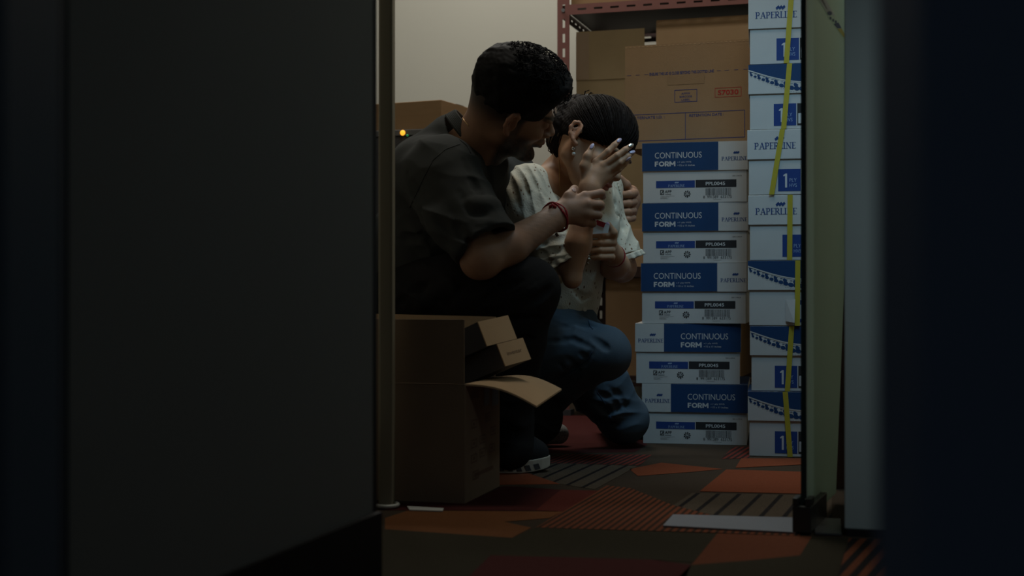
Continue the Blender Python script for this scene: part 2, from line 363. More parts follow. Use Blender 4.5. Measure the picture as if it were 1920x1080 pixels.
# ---------------------------------------------------------------- steel rack
P0 = FL(1057, 779); P0.z = 0
rack = empty('storage_rack', tuple(P0), -TH, 'oxide red slotted angle steel rack against the back wall', 'shelf')
def perf(mb, o, dl, dw, L, w, th, pitch, sl, sw, m, start=0.02):
    """slotted strip: o corner, dl long direction, dw across, slots sl x sw every pitch"""
    o = Vector(o); dl = Vector(dl); dw = Vector(dw); nn = dl.cross(dw)*th
    def pc(a0, a1, b0, b1):
        mb.slab([o+dl*a0+dw*b0, o+dl*a1+dw*b0, o+dl*a1+dw*b1, o+dl*a0+dw*b1], nn, m)
    e = (w-sw)/2; pc(0, L, 0, e); pc(0, L, w-e, w); a = 0; s = start
    while s+sl < L:
        pc(a, s, e, w-e); a = s+sl; s += pitch
    pc(a, L, e, w-e)
RW, RD, RH = 1.15, 0.56, 2.1
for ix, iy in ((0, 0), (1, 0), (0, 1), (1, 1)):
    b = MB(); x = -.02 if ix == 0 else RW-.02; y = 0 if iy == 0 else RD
    mt = M['rack_red'] if iy == 0 else M['rack_shaded']
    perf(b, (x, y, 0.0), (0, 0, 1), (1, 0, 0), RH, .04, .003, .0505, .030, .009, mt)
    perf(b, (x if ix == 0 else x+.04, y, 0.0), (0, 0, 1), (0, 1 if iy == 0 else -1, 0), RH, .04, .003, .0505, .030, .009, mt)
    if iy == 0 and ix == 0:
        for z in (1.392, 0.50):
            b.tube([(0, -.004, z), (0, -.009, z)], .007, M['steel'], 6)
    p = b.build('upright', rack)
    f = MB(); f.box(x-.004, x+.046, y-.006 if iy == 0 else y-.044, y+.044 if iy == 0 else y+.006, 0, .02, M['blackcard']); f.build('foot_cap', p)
for z0, m in ((1.376, M['rack_red']), (.475, M['rack_shaded']), (.105, M['rack_shaded'])):
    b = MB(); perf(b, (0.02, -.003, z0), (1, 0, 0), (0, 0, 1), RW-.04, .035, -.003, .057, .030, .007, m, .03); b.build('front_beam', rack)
    b = MB(); perf(b, (0.02, RD+.004, z0), (1, 0, 0), (0, 0, 1), RW-.04, .035, -.003, .057, .030, .007, M['rack_shaded'], .03); b.build('rear_beam', rack)
    b = MB(); perf(b, (-.021, .03, z0), (0, 1, 0), (0, 0, 1), RD-.05, .035, .003, .057, .030, .007, M['rack_shaded'], .03); b.build('side_beam', rack)
    b = MB(); b.box(-.01, RW+.01, .003, RD-.006, z0+.030, z0+.0345, M['rack_shaded']); b.build('shelf_board', rack)
def RL(px, py, Y):           # pixel at depth -> rack-local
    p = F(px, py, Y)-P0; return Vector((p.dot(EX), p.dot(EY), p.z))
def carton(name, loc, rz, w, d, h, m, label, flaps=(), extra=None, cat='box', group=None, tape=True, z=None):
    """closed or open cardboard carton; loc = front left bottom corner. parts: body, flaps, tape"""
    t = empty(name, loc, rz, label, cat, group); th = .004; b = MB()
    b.box(0, w, 0, th, 0, h, m); b.box(0, w, d-th, d, 0, h, m); b.box(0, th, th, d-th, 0, h, m); b.box(w-th, w, th, d-th, 0, h, m)
    b.box(th, w-th, th, d-th, 0, th, m)
    if extra: extra(b)
    body = b.build('carton_body', t)
    if not flaps:
        for y0, y1 in ((0.001, d/2-.001), (d/2+.001, d-.001)):
            f = MB(); f.box(.001, w-.001, y0, y1, h, h+.003, m); f.build('top_flap', t)
        if tape:
            f = MB(); f.box(0, w, d/2-.025, d/2+.025, h+.003, h+.0035, M['tape']); f.build('packing_tape', t)
    return t, body
def rack_carton(px, Yoff, w, d, z0, z1, m, label, name='cardboard_carton', rz=0, **k):
    l = RL(px, 550, (P0+EY*Yoff).y); x = l.x
    p = P0+EX*x+EY*Yoff; p.z = z0
    return carton(name, tuple(p), -TH+rz, w, d, z1-z0-.003, m, label, **k)
ZM = .5105
rack_carton(1088, .03, .235, .40, ZM, .640, M['kraft_light'], 'low pale carton lying under the taller one on the rack', group=None)
t, b = rack_carton(1082, .05, .24, .34, .6405, 1.16, M['kraft_olive'], 'tall open olive brown carton with raised flaps on the rack', flaps=True)
for nm, bx in (('front_flap', (0.0, .24, -.002, .001, .5165, .685)), ('side_flap', (-.002, .001, 0.003, .34, .5165, .67)), ('rear_flap', (.003, .24, .339, .342, .5165, .68))):
    f = MB(); f.box(*bx, M['kraft_olive']); f.build(nm, t)
f = MB(); f.box(0.0, .045, -.0026, -.0021, .52, .68, M['tape']); f.build('packing_tape', t)
rack_carton(1238, .12, .52, .38, ZM, .93, M['kraft'], 'plain carton at the back of the rack behind the stacked paper boxes')
rack_carton(1240, .06, .50, .38, .9305, 1.352, M['kraft_light'], 'pale carton on the rack rising behind the printed archive carton')
rack_carton(1141, .03, .46, .38, .1405, .472, M['kraft'], 'plain brown carton on the bottom shelf of the rack')
rack_carton(1072, .02, .33, .30, 1.4115, 1.62, M['board'], 'tan carton on the top shelf of the rack')

# ---------------------------------------------------------------- equipment at far left
Yc = 4.45
p = F(700, 250, Yc)
cab = empty('equipment_cabinet', (p.x-.20, Yc, 0), -TH, 'black equipment cabinet behind the man with a lit orange lamp', 'cabinet')
b = MB(); b.box(0, .42, 0, .45, 0, p.z-.02, M['blackcard']); b.build('cabinet_body', cab, bevel=.004)
b = MB(); b.box(-.005, .425, -.005, .455, p.z-.0195, p.z, M['greyprint']); b.build('cabinet_top', cab, bevel=.002)
ci = (Matrix.Translation(cab.location) @ Matrix.Rotation(-TH, 4, 'Z')).inverted()
for nm, px, py, r, m in (('orange_lamp', 755, 249, .009, M['led_orange']), ('green_lamp', 764, 254, .004, M['led_green'])):
    # solve for the front face of the cabinet (local y = -0.006)
    Y = Yc
    for _ in range(30):
        q = ci @ F(px, py, Y); Y -= (q.y+.006)
    b = MB(); q = ci @ F(px, py, Y); n = 12; rr = []
    for k in range(5):
        a = k*math.pi/8; rr.append((q+Vector((0, -.006*math.sin(a), 0)), r*math.cos(a)+1e-4))
    b.tube([x[0] for x in rr], [x[1] for x in rr], m, 14); b.build(nm, cab, smooth=True)
q = F(728, 235, 4.5)
cb_ = empty('cardboard_carton', (p.x-.14, 4.46, p.z+.001), -TH-.12, 'flat tan carton on top of the black cabinet', 'box')
b = MB(); b.box(0, .40, 0.02, .30, 0, .092, M['board']); b.build('carton_body', cb_, bevel=.002)
b = MB(); b.box(.0, .40, .13, .19, .0925, .093, M['tape']); b.build('packing_tape', cb_)

# ---------------------------------------------------------------- paper boxes
PS = [M['paper'], M['blue'], M['navyprint']]
def barcode(mb, put, u0, u1, v0, v1, m):
    rnd = random.Random(5); u = u0
    while u < u1-.001:
        w = rnd.choice((.0007, .0011, .0016)); mb_w = min(w, u1-u); rect(mb, put, u, u+mb_w, v0, v1, m); u += w+rnd.choice((.0008, .0013))
def shell_down(mb, w, d, h, m, top=True):
    """a lid: hollow, open below"""
    t = .0025
    mb.box(0, w, 0, t, 0, h, m); mb.box(0, w, d-t, d, 0, h, m); mb.box(0, t, t, d-t, 0, h, m); mb.box(w-t, w, t, d-t, 0, h, m)
    mb.box(t, w-t, t, d-t, h-t, h, m)
BH = .168
def left_box(root, flip, wl=.292, wb=.286):
    put = lambda u, v: Vector((u, -.0004, v)); put2 = lambda u, v: Vector((u, -.0008, v))
    b = MB(); hb = BH-.004; d = .37
    b.box(0, wb, 0, d, 0, hb, M['paper'])
    o = 0.0
    rect(b, put, .036, .144, .041, .061, M['labelblue']); rect(b, put, .146, .258, .041, .062, M['blackprint'])
    diamonds(b, put2, .094, .0557, .014, .0052, M['paleblue']); serif_text(b, put2, 'PAPERLINE', .070, .0432, .046, .0072, M['paleblue'])
    text(b, put2, 'PPL0045', .174, .0465, .053, .0095, M['whiteprint'], .015)
    text(b, put, 'APP', .0605, .0265, .019, .0085, M['blackprint'], .012); frame_rect(b, put, .0475, .0585, .0225, .0355, .0018, M['blackprint'])
    b.face([put(.050, .026), put(.052, .0245), put(.057, .031), put(.055, .033)], M['blackprint'])
    rect(b, put, .061, .0785, .0225, .0240, M['greyprint'])
    for k, (q, w) in enumerate(((.0185, .040), (.0155, .026), (.0130, .018), (.0110, .022))): rect(b, put, .048, .048+w, q, q+.0005, M['greyprint'])
    for k in range(9):
        a = k*2*math.pi/9; disc(b, put, .1225+.0075*math.cos(a), .0235+.0075*math.sin(a), .0026, .0020, M['blackprint'], 7, a)
    for k in range(5):
        a = k*2*math.pi/5+.3; disc(b, put, .1225+.0035*math.cos(a), .0235+.0035*math.sin(a), .0017, .0012, M['blackprint'], 7, a)
    rect(b, put, .1217, .1233, .013, .021, M['blackprint'])
    barcode(b, put, .174, .244, .0185, .0385, M['blackprint'])
    text(b, put, '8  991389  633175', .167, .0105, .078, .0075, M['blackprint'])
    rect(b, put, .195, .217, .0065, .0071, M['greyprint'])
    text(b, put, '200111MECR', .247, .070, .026, .0032, M['blackprint'])
    b.build('box_body', root, bevel=.0015)
    l = MB(); hl = .079
    L = empty_none = None
    x0 = -.003; z0 = BH-.001-hl
    put = lambda u, v: Vector((u, -.0004, v)); put2 = lambda u, v: Vector((u, -.0008, v))
    shell_down(l, wl, d+.006, hl, M['paper'])
    bw = .212
    u0 = 0 if not flip else wl-bw
    rect(l, put, u0+.0004, u0+bw-.0004, .0006, hl-.0004, M['blue'])
    # the blue continues over the top of the lid and down its side
    l.face([Vector((u0, .0006, hl+.0004)), Vector((u0+bw, .0006, hl+.0004)), Vector((u0+bw, d, hl+.0004)), Vector((u0, d, hl+.0004))], M['blue'])
    xs = -.0004 if not flip else -.0004
    if not flip or True:
        l.face([Vector((-.0004, .01, .001)), Vector((-.0004, d, .001)), Vector((-.0004, d, hl-.001)), Vector((-.0004, .01, hl-.001))], M['blue'])
    tu = u0+(.036 if not flip else .047)
    text(l, put2, 'CONTINUOUS', tu, .0355, .130, .0165, M['whiteprint'], -.004)
    serif_text(l, put2, 'FORM', tu, .0130, .058, .0140, M['whiteprint'], SANS)
    for k, s, w in ((0, '1 ply HVS', .032), (1, '15 x 11 inches', .042)):
        z = .0215-k*.0085; disc(l, put2, tu+.0645, z+.0025, .0010, .0010, M['whiteprint'], 7)
        text(l, put2, s, tu+.0690, z, w, .0048, M['whiteprint'])
    wu = u0+bw if not flip else 0
    ww = wl-bw
    diamonds(l, put, wu+ww*.62, .0475, .021, .0090, M['navyprint'])
    serif_text(l, put, 'PAPERLINE', wu+.0085, .0260, ww-.010, .0105, M['navyprint'])
    lo = l.build('box_lid', root, bevel=.0012)
    # lid sits on the body
    lo.location = (-(wl-wb)/2, -.003, BH-.001-hl)
    return root
LA = math.radians(-11)
Xl = (1206-960)/FPX*3.735
words_l = ['topmost continuous form paper box in the left stack, under the archive carton', 'second continuous form box from the top of the left stack', 'middle continuous form box of the left stack',
           'fourth box down the left stack, its white panel on the left', 'lowest continuous form box of the left stack, resting on the carpet']
xpix = [1206, 1206, 1204, 1193, 1206]; angs = [-13, -12, -12.5, -9.5, -11]
for k in range(5):
    z = (4-k)*BH
    p = F(xpix[k], 0, 3.735)
    root = empty('paper_box', (p.x, 3.735, z+.0008), math.radians(angs[k]), words_l[k], 'box', 'stacked continuous form boxes')
    left_box(root, k >= 3)
# right column: long side to the front
def right_box(root, kind, strap_u, label_u, torn=False):
    put = lambda u, v: Vector((u, -.0004, v)); put2 = lambda u, v: Vector((u, -.0008, v))
    w, d = .39, .262; hb = BH-.004; b = MB()
    b.box(0, w, 0, d, 0, hb, M['paper'])
    s = .0565
    if label_u is not None:
        rect(b, put, label_u, label_u+s, .009, .009+s, M['labelblue'])
        rect(b, put, label_u+s+.0025, label_u+s+.10, .009, .009+s, M['blackprint']); rect(b, put2, label_u+s+.005, label_u+s+.09, .014, .040, M['whiteprint'])
        b.face([put2(label_u+.0215-a, .018+c) for a, c in ((.004, 0), (-.001, 0), (-.001, .036), (.003, .036), (.0085, .032), (.0085, .029), (.004, .030))][::-1], M['whiteprint'])
        text(b, put2, 'PLY', label_u+.0285, .0325, .018, .009, M['paleblue'], 0); text(b, put2, 'HVS', label_u+.0285, .0195, .0185, .009, M['paleblue'], 0)
    b.build('box_body', root, bevel=.0015)
    l = MB(); hl = .076; wl = w+.008
    shell_down(l, wl, d+.006, hl, M['paper'])
    if kind == 'plain':
        diamonds(l, put, .082, .053, .030, .0125, M['navyprint']); serif_text(l, put, 'PAPERLINE', .018, .0265, .105, .0165, M['navyprint'])
    else:
        fa = lambda u: .0585-.046*math.sin(min(1, u/.27)*math.pi/2)*.72
        n = 28; us = [wl*.9*i/n for i in range(n+1)]
        fu = lambda u: .064-.034*math.sin(min(1.0, u/.15)*math.pi/2)+(0.0 if u < .15 else (u-.15)*.06)
        for i in range(n):
            a0, a1 = us[i], us[i+1]
            l.face([put(a0+.0003, fu(a0)), put(a1+.0003, fu(a1)), put(a1+.0003, hl-.0004), put(a0+.0003, hl-.0004)], M['blue'])
            l.face([put2(a0+.0003, fu(a0)-.003), put2(a1+.0003, fu(a1)-.003), put2(a1+.0003, fu(a1)-.0006), put2(a0+.0003, fu(a0)-.0006)], M['whiteprint'])
        u = .006; k = 0
        while u < .34:
            g = fu(u); sc_ = min(1, .45+u*5)
            if k % 2 == 0: disc(l, put2, u, g-.0095*sc_-.002, .0072*sc_, .0046*sc_, M['blue'], 12, -.9)
            disc(l, put, u+.002, g-.0145*sc_-.005, .0074*sc_, .0056*sc_, M['blue'], 12, -.3)
            rect(l, put, u, u+.006, g-.0075*sc_-.0026, g-.0075*sc_-.0012, M['blue'])
            for q in (0, .006): rect(l, put, u+q, u+q+.003, g-.0250*sc_-.0048, g-.0250*sc_-.0042, M['blue'])
            u += .0065+.0068*sc_; k += 1
        l.face([Vector((0, .0006, hl+.0004)), Vector((wl, .0006, hl+.0004)), Vector((wl, d, hl+.0004)), Vector((0, d, hl+.0004))], M['blue'])
    lo = l.build('box_lid', root, bevel=.0012); lo.location = (-.004, -.003, BH-.001-hl)
    st = MB(); (ua, ub) = strap_u; sw = .0065
    st.slab([Vector((ub-sw, -.0050, .0005)), Vector((ub+sw, -.0050, .0005)), Vector((ua+sw, -.0050, BH-.0005)), Vector((ua-sw, -.0050, BH-.0005))], (0, .0007, 0), M['strap'])
    st.build('strap', root)
    if torn:
        f = MB(); f.slab([(label_u-.018, -.003, .012), (label_u+.004, -.014, .008), (label_u+.006, -.010, .068), (label_u-.018, -.003, .067)], (0, .0008, 0), M['paper'])
        f.build('peeling_label', root)
YR = 3.435
# from the floor up: lid style, strap at top/bottom in px, label px, left px
rows = [('wave', (1471, 1480), 1452, 1405, 'lowest strapped box of the right stack, standing on the carpet'),
        ('wave', (1483, 1475), 1452, 1409, 'strapped box second from the floor in the right stack, patterned lid'),
        ('wave', (1494, 1493), 1485, 1405, 'strapped box with a peeling white label flap in the right stack'),
        ('plain', (1480, 1479), 1466, 1406, 'strapped box with a white lid just above the three patterned lids'),
        ('plain', (1466, 1446), 1458, 1404, 'strapped white lidded box with its yellow strap slanting to the left'),
        ('wave', (1479, 1468), 1450, 1406, 'strapped box with a blue patterned lid near the top of the right stack'),
        ('plain', (1482, 1473), 1455, 1406, 'white lidded strapped box, topmost that shows both lid and label'),
        ('plain', (1482, 1480), 1455, 1404, 'strapped box at the top edge of the right stack, only its foot in view')]
for k, (kind, su, lu, xl, lab) in enumerate(rows):
    p = F(xl, 0, YR); ang = math.radians(-11+[0, .8, -.5, .6, -1, -.5, .4, 0][k])
    ppm = FPX/YR*math.cos(math.radians(11))*1.02
    root = empty('paper_box', (p.x, YR, k*BH+.0008), ang, lab, 'box', 'strapped boxes in the right stack')
    right_box(root, kind, ((su[0]-xl)/ppm, (su[1]-xl)/ppm), (lu-xl)/ppm, torn=(k == 2))
# ---------------------------------------------------------------- archive carton S7030 on the left stack
aw, ad, ah = .42, .33, .298
def archive_print(b):
    put = lambda u, v: Vector((u, -.0005, v)); I = M['ink_blue']; R = M['ink_red']
    for u in (.006, .032, .058): rect(b, put, u, u+.012, .2145, .2155, I)
    for u in (.270, .292, .319, .345, .370): rect(b, put, u, u+.012, .2145, .2155, I)
    text(b, put, 'ENSURE THE LID IS CLOSE BEYOND THIS DOTTED LINE', .073, .2110, .188, .0085, I, .02)
    frame_rect(b, put, .147, .213, .130, .166, .0016, I)
    for k, s in enumerate(('AFFIX', 'BARCODE', 'LABEL')): text(b, put, s, .180-.0026*len(s), .1520-k*.009, .0052*len(s), .0055, I, .01)
    frame_rect(b, put, .264, .340, .139, .166, .0012, R); text(b, put, 'S7030', .2725, .1450, .059, .0145, R, .02)
    frame_rect(b, put, .010, .350, .022, .100, .0016, I); rect(b, put, .178, .1796, .0236, .0984, I)
    text(b, put, 'ALTERNATE I.D. :', .020, .086, .098, .008, I, .01); text(b, put, 'RETENTION DATE :', .190, .0865, .100, .008, I, .01)
    b.slab([(.126, -.0008, .181), (.234, -.0008, .181), (.234, -.0025, .207), (.126, -.0025, .207)][::-1], (0, .0005, 0), M['kraft'])
    n = 66
    for i in range(n):
        if i % 2 == 0: rect(b, lambda u, v: Vector((u, -.0006, v)), aw*i/n, aw*(i+1)/n, ah-.003, ah-.0002, M['kraft_light'])
zt = 5*BH+.0012
t, b_ = carton('archive_carton', (0, 0, 0), 0, aw, ad, ah, M['kraft'], 'brown archive carton printed in blue with a red number, on the left stack', extra=archive_print)
pa = F(1174, 0, 3.70); t.location = (pa.x-.03+.0, 3.76, zt); t.rotation_euler = (0, 0, math.radians(-19))
pa = F(1172, 0, 3.90); t.location = (pa.x, 3.90, zt)

# ---------------------------------------------------------------- open carton in the foreground
n0 = Vector(FL(872, 945)); fr_ = Vector(FL(937, 912)); sd = (fr_-n0); dl = sd.length; sd.normalize()
ang = math.atan2(-sd.x, sd.y)
W_ = .34; H_ = .239
ox = empty('open_carton', tuple(n0), ang, 'dark brown open carton standing on the carpet beside the doorway post', 'box')
KD, KL = M['kraft_dark'], M['kraft_light']
b = MB(); th = .004; dd = dl
b.box(-W_, 0, 0, th, 0, H_, KD); b.box(-W_, 0, dd-th, dd, 0, H_, KD); b.box(-W_, -W_+th, th, dd-th, 0, H_, KD); b.box(-th, 0, th, dd-th, 0, H_, KD); b.box(-W_+th, -th, th, dd-th, 0, th, KD)
# printed symbols on the right side
ps = lambda u, v: Vector((.0005, u, v))
for k, (u, v) in enumerate(((.04, .145), (.14, .15), (.04, .105), (.10, .108), (.18, .118), (.04, .075), (.10, .08), (.17, .082), (.05, .04))):
    frame_rect(b, ps, u, u+.04, v, v+.018, .003, M['ink_brown']); rect(b, ps, u+.012, u+.028, v+.006, v+.012, M['ink_brown'])
rect(b, ps, .06, .20, .045, .053, M['ink_brown'])
rect(b, ps, .13, .17, .185, .232, M['greyprint']); rect(b, ps, .19, .24, .180, .232, M['greyprint']); rect(b, ps, .04, .09, .205, .222, M['ink_brown'])
pf = lambda u, v: Vector((u, -.0005, v))
for a in ((-.30, -.287, .08, .083), (-.289, -.286, .06, .083), (-.30, -.297, .06, .083)): rect(b, pf, *a, M['ink_brown'])
b.build('carton_body', ox, bevel=.001)
f = MB(); f.box(-W_+.002, -.001, -.003, .001, H_+.001, H_+.129, KD); f.build('front_flap', ox, bevel=.0008)
f = MB(); f.slab([(-W_+.002, dd, H_+.001), (-.01, dd, H_+.001), (-.012, dd+.012, H_+.130), (-W_+.002, dd+.012, H_+.136)], (0, -.003, 0), KL); f.build('rear_flap', ox)
oi = (Matrix.Translation(ox.location) @ Matrix.Rotation(ang, 4, 'Z')).inverted()
# outward flap, curved
f = MB(); hn, hf = Vector((0, .003, H_)), Vector((0, dd-.003, H_))
tn, tf = oi @ F(1006, 761, 2.66), oi @ F(1053, 729, 2.93); N = 10; top = []
for i in range(N+1):
    s = i/N; bow = math.sin(s*math.pi)*.012
    top.append((hn.lerp(tn, s)+Vector((0, 0, bow)), hf.lerp(tf, s)+Vector((0, 0, bow*1.2))))
vs = []; fs = []
for a_, c_ in top: vs += [a_, c_, a_-Vector((0, 0, .0035)), c_-Vector((0, 0, .0035))]
for i in range(N):
    o = i*4; fs += [(o, o+4, o+5, o+1), (o+2, o+3, o+7, o+6), (o, o+2, o+6, o+4), (o+1, o+5, o+7, o+3)]
fs += [(0, 1, 3, 2), (N*4, N*4+2, N*4+3, N*4+1)]
f.add(vs, fs, KL); f.build('side_flap', ox)
# two slim boxes with black sides sticking out of it
def slim(px, py, Y, wd, hh, L, lab, writing=False):
    # end face directions
    a = Vector((-.75, .55, -.36)).normalized(); e1 = Vector((.53, .83, .10)); e1 = (e1-a*e1.dot(a)).normalized(); e2 = a.cross(e1)
    if e2.z > 0: e2 = -e2
    c = F(px, py, Y); t = empty('slim_box', tuple(c-e1*wd/2-e2*(-hh/2)), 0, lab, 'box', 'slim boxes in the open carton')
    off = t.location; b = MB(); q = lambda x, y, z: c+e1*x+e2*y+a*z-off
    x, y = wd/2, hh/2
    b.hexa([q(-x, -y, L), q(x, -y, L), q(x, y, L), q(-x, y, L), q(-x, -y, .0005), q(x, -y, .0005), q(x, y, .0005), q(-x, y, .0005)], M['blackcard']); b.build('black_sleeve', t)
    b = MB(); b.hexa([q(-x, -y, 0), q(x, -y, 0), q(x, y, 0), q(-x, y, 0), q(-x, -y, -.002), q(x, -y, -.002), q(x, y, -.002), q(-x, y, -.002)], M['kraft_light'])
    if writing:
        pt = lambda u, v: q(u, -v, -.0024)
        text(b, pt, 'inventor', -.028, -.004, .055, .008, M['ink_brown'])
    b.build('end_flap', t)
slim(932, 620, 2.80, .112, .054, .16, 'upper slim black sided box leaning out of the open carton')
slim(963, 660, 2.80, .098, .049, .17, 'lower slim black sided box with a scribbled word on its end', True)
# ================================================================ ORGANIC SURFACES (signed distance field -> mesh)
def nv(p): return np.array(p, dtype=np.float32)
class SDF:
    def __init__(s): s.p = []; s.disp = None
    def cone(s, a, b, ra, rb, k=.01, op='u'):
        a = nv(a); b = nv(b); s.p.append(('c', (a, b, ra, rb), k, op, (a+b)/2, np.linalg.norm(b-a)/2+max(ra, rb))); return s
    def poly(s, pts, rs, k=.01, op='u'):
        if not isinstance(rs, (list, tuple)): rs = [rs]*len(pts)
        for i in range(len(pts)-1): s.cone(pts[i], pts[i+1], rs[i], rs[i+1], k, op)
        return s
    def ell(s, c, r, R=None, k=.01, op='u'):
        c = nv(c); R = np.eye(3, dtype=np.float32) if R is None else np.array(R, dtype=np.float32)
        s.p.append(('e', (c, nv(r), R), k, op, c, max(r))); return s
    def plane(s, c, n, k=.004, op='i'):      # keep the side where dot(p-c, n) < 0
        n = nv(n); n = n/np.linalg.norm(n); s.p.append(('p', (nv(c), n), k, op, None, None)); return s
    def sleeve(s, a, b, ra, rb, t=.006, k=.02):
        """open-ended cloth tube closed at a, open at b"""
        a = nv(a); b = nv(b); s.p.append(('s', (a, b, ra, rb, t), k, 'u', (a+b)/2, np.linalg.norm(b-a)/2+max(ra, rb)+.01)); return s
    @staticmethod
    def dist(pr, P):
        ty, a = pr[0], pr[1]
        if ty == 'c' or ty == 's':
            A, B = a[0], a[1]; ab = B-A; L2 = float(ab@ab)+1e-12; t = ((P-A)@ab)/L2
            tc = np.clip(t, 0, 1); q = P-A-tc[..., None]*ab
            if ty == 'c': return np.sqrt((q*q).sum(-1))-(a[2]+(a[3]-a[2])*tc)
            d = np.sqrt((q*q).sum(-1))-(a[2]+(a[3]-a[2])*tc); L = math.sqrt(L2)
            d = np.maximum(d, (t-1)*L)
            q2 = P-A-t[..., None]*ab; inner = np.sqrt((q2*q2).sum(-1))-(a[2]+(a[3]-a[2])*t-a[4])
            inner = np.maximum(inner, (0.55-t)*L)
            return np.maximum(d, -inner)
        if ty == 'e':
            c, r, R = a; q = (P-c)@R; k0 = np.sqrt(((q/r)**2).sum(-1)); k1 = np.sqrt(((q/(r*r))**2).sum(-1))+1e-9
            return k0*(k0-1)/k1
        c, n = a; return (P-c)@n
    @staticmethod
    def comb(d, e, k, op):
        if op == 'u': h = np.maximum(k-np.abs(d-e), 0)/k; return np.minimum(d, e)-h*h*k*.25
        if op == 's': e = -e
        h = np.maximum(k-np.abs(d-e), 0)/k; return np.maximum(d, e)+h*h*k*.25
    def ev(s, P, disp=True):
        P = np.asarray(P, dtype=np.float32); d = np.full(P.shape[:-1], 1e3, np.float32)
        for pr in s.p: d = s.comb(d, s.dist(pr, P), pr[2], pr[3])
        if disp and s.disp is not None: d = d+s.disp(P)
        return d
    def hit(s, px, py, y0=2.6, y1=4.2):
        """first surface point along the ray of a photo pixel"""
        Y = y0
        while Y < y1:
            p = F(px, py, Y); d = float(s.ev(nv(p)[None])[0])
            if d < 5e-4: return p
            Y += max(d*.8, 3e-4)
        return None
    def mesh(s, h, n=8, mdisp=.012):
        lo = np.full(3, 1e9); hi = -lo
        for pr in s.p:
            if pr[4] is not None and pr[3] == 'u': lo = np.minimum(lo, pr[4]-pr[5]-.02); hi = np.maximum(hi, pr[4]+pr[5]+.02)
        bs = h*n; nb = np.ceil((hi-lo)/bs).astype(int)+1
        I = np.stack(np.meshgrid(*[np.arange(q) for q in nb], indexing='ij'), -1).reshape(-1, 3)
        Cn = (lo+(I+.5)*bs).astype(np.float32); d = np.full(len(I), 1e3, np.float32); R = bs*.87+h*2
        for pr in s.p: d = s.comb(d, s.dist(pr, Cn), pr[2], pr[3])
        # ellipsoid distances are approximate: keep a wide margin
        act = np.abs(d) < R*1.7+mdisp
        I = I[act]; Cn = Cn[act]; nbk = len(I)
        g = np.arange(n+1); O = np.stack(np.meshgrid(g, g, g, indexing='ij'), -1).reshape(-1, 3)
        PT = lambda j: (lo+(I[j][:, None, :]*n+O[None])*h).astype(np.float32); Dm = np.full((nbk, len(O)), 1e3, np.float32)
        for pr in s.p:
            if pr[4] is None: mk = np.ones(nbk, bool)
            else: mk = np.linalg.norm(Cn-pr[4], axis=1) < pr[5]+R+2.6*pr[2]+.012
            ix = np.nonzero(mk)[0]
            for c in range(0, len(ix), 2500):
                j = ix[c:c+2500]; P = PT(j)
                Dm[j] = s.comb(Dm[j], s.dist(pr, P), pr[2], pr[3])
        if s.disp is not None:
            for c in range(0, nbk, 2500):
                P = PT(slice(c, c+2500)); Dm[c:c+2500] += s.disp(P)
        Dm = Dm.reshape(nbk, n+1, n+1, n+1); ins = Dm < 0
        # vertices
        cnt = np.zeros((nbk, n, n, n), np.int8); acc = np.zeros((nbk, n, n, n, 3), np.float32); num = np.zeros((nbk, n, n, n), np.float32)
        sl = lambda o, ax: slice(o, o+n)
        for ax in range(3):
            oth = [a for a in range(3) if a != ax]
            for u in (0, 1):
                for v in (0, 1):
                    o0 = [0, 0, 0]; o0[oth[0]] = u; o0[oth[1]] = v; o1 = list(o0); o1[ax] = 1
                    A = Dm[:, o0[0]:o0[0]+n, o0[1]:o0[1]+n, o0[2]:o0[2]+n]; B = Dm[:, o1[0]:o1[0]+n, o1[1]:o1[1]+n, o1[2]:o1[2]+n]
                    cr = (A < 0) != (B < 0); t = np.where(cr, A/np.where(cr, A-B, 1), 0)
                    for a in range(3): acc[..., a] += np.where(cr, (t if a == ax else o0[a]), 0)
                    num += cr
        vm = num > 0; vi = np.nonzero(vm)
        tot = nb*n+2
        cell = I[vi[0]]*n+np.stack(vi[1:], -1); key = (cell[:, 0]*tot[1]+cell[:, 1])*tot[2]+cell[:, 2]
        V = lo+(cell+acc[vm]/num[vm][:, None])*h
        order = np.argsort(key); skey = key[order]; rank = np.empty(len(key), int); rank[order] = np.arange(len(key)); V = V[order]
        Fc = []
        for ax in range(3):
            o1 = [0, 0, 0]; o1[ax] = 1; A = Dm[:, :n, :n, :n]; B = Dm[:, o1[0]:o1[0]+n, o1[1]:o1[1]+n, o1[2]:o1[2]+n]
            cr = (A < 0) != (B < 0); e = np.nonzero(cr); cc = I[e[0]]*n+np.stack(e[1:], -1); flip = (A[e] < 0)
            u, v = [(1, 2), (2, 0), (0, 1)][ax]; quad = []
            for du, dv in ((0, 0), (-1, 0), (-1, -1), (0, -1)):
                c = cc.copy(); c[:, u] += du; c[:, v] += dv; k = (c[:, 0]*tot[1]+c[:, 1])*tot[2]+c[:, 2]
                ix = np.clip(np.searchsorted(skey, k), 0, len(skey)-1); ix = np.where(skey[ix] == k, ix, -1); quad.append(ix)
            q = np.stack(quad, -1); ok = (q >= 0).all(1); q = q[ok]; fl = flip[ok]
            q[~fl] = q[~fl][:, ::-1]; Fc.append(q)
        Q = np.concatenate(Fc); used = np.zeros(len(V), bool); used[Q.ravel()] = True; re_ = np.cumsum(used)-1
        return V[used], re_[Q]
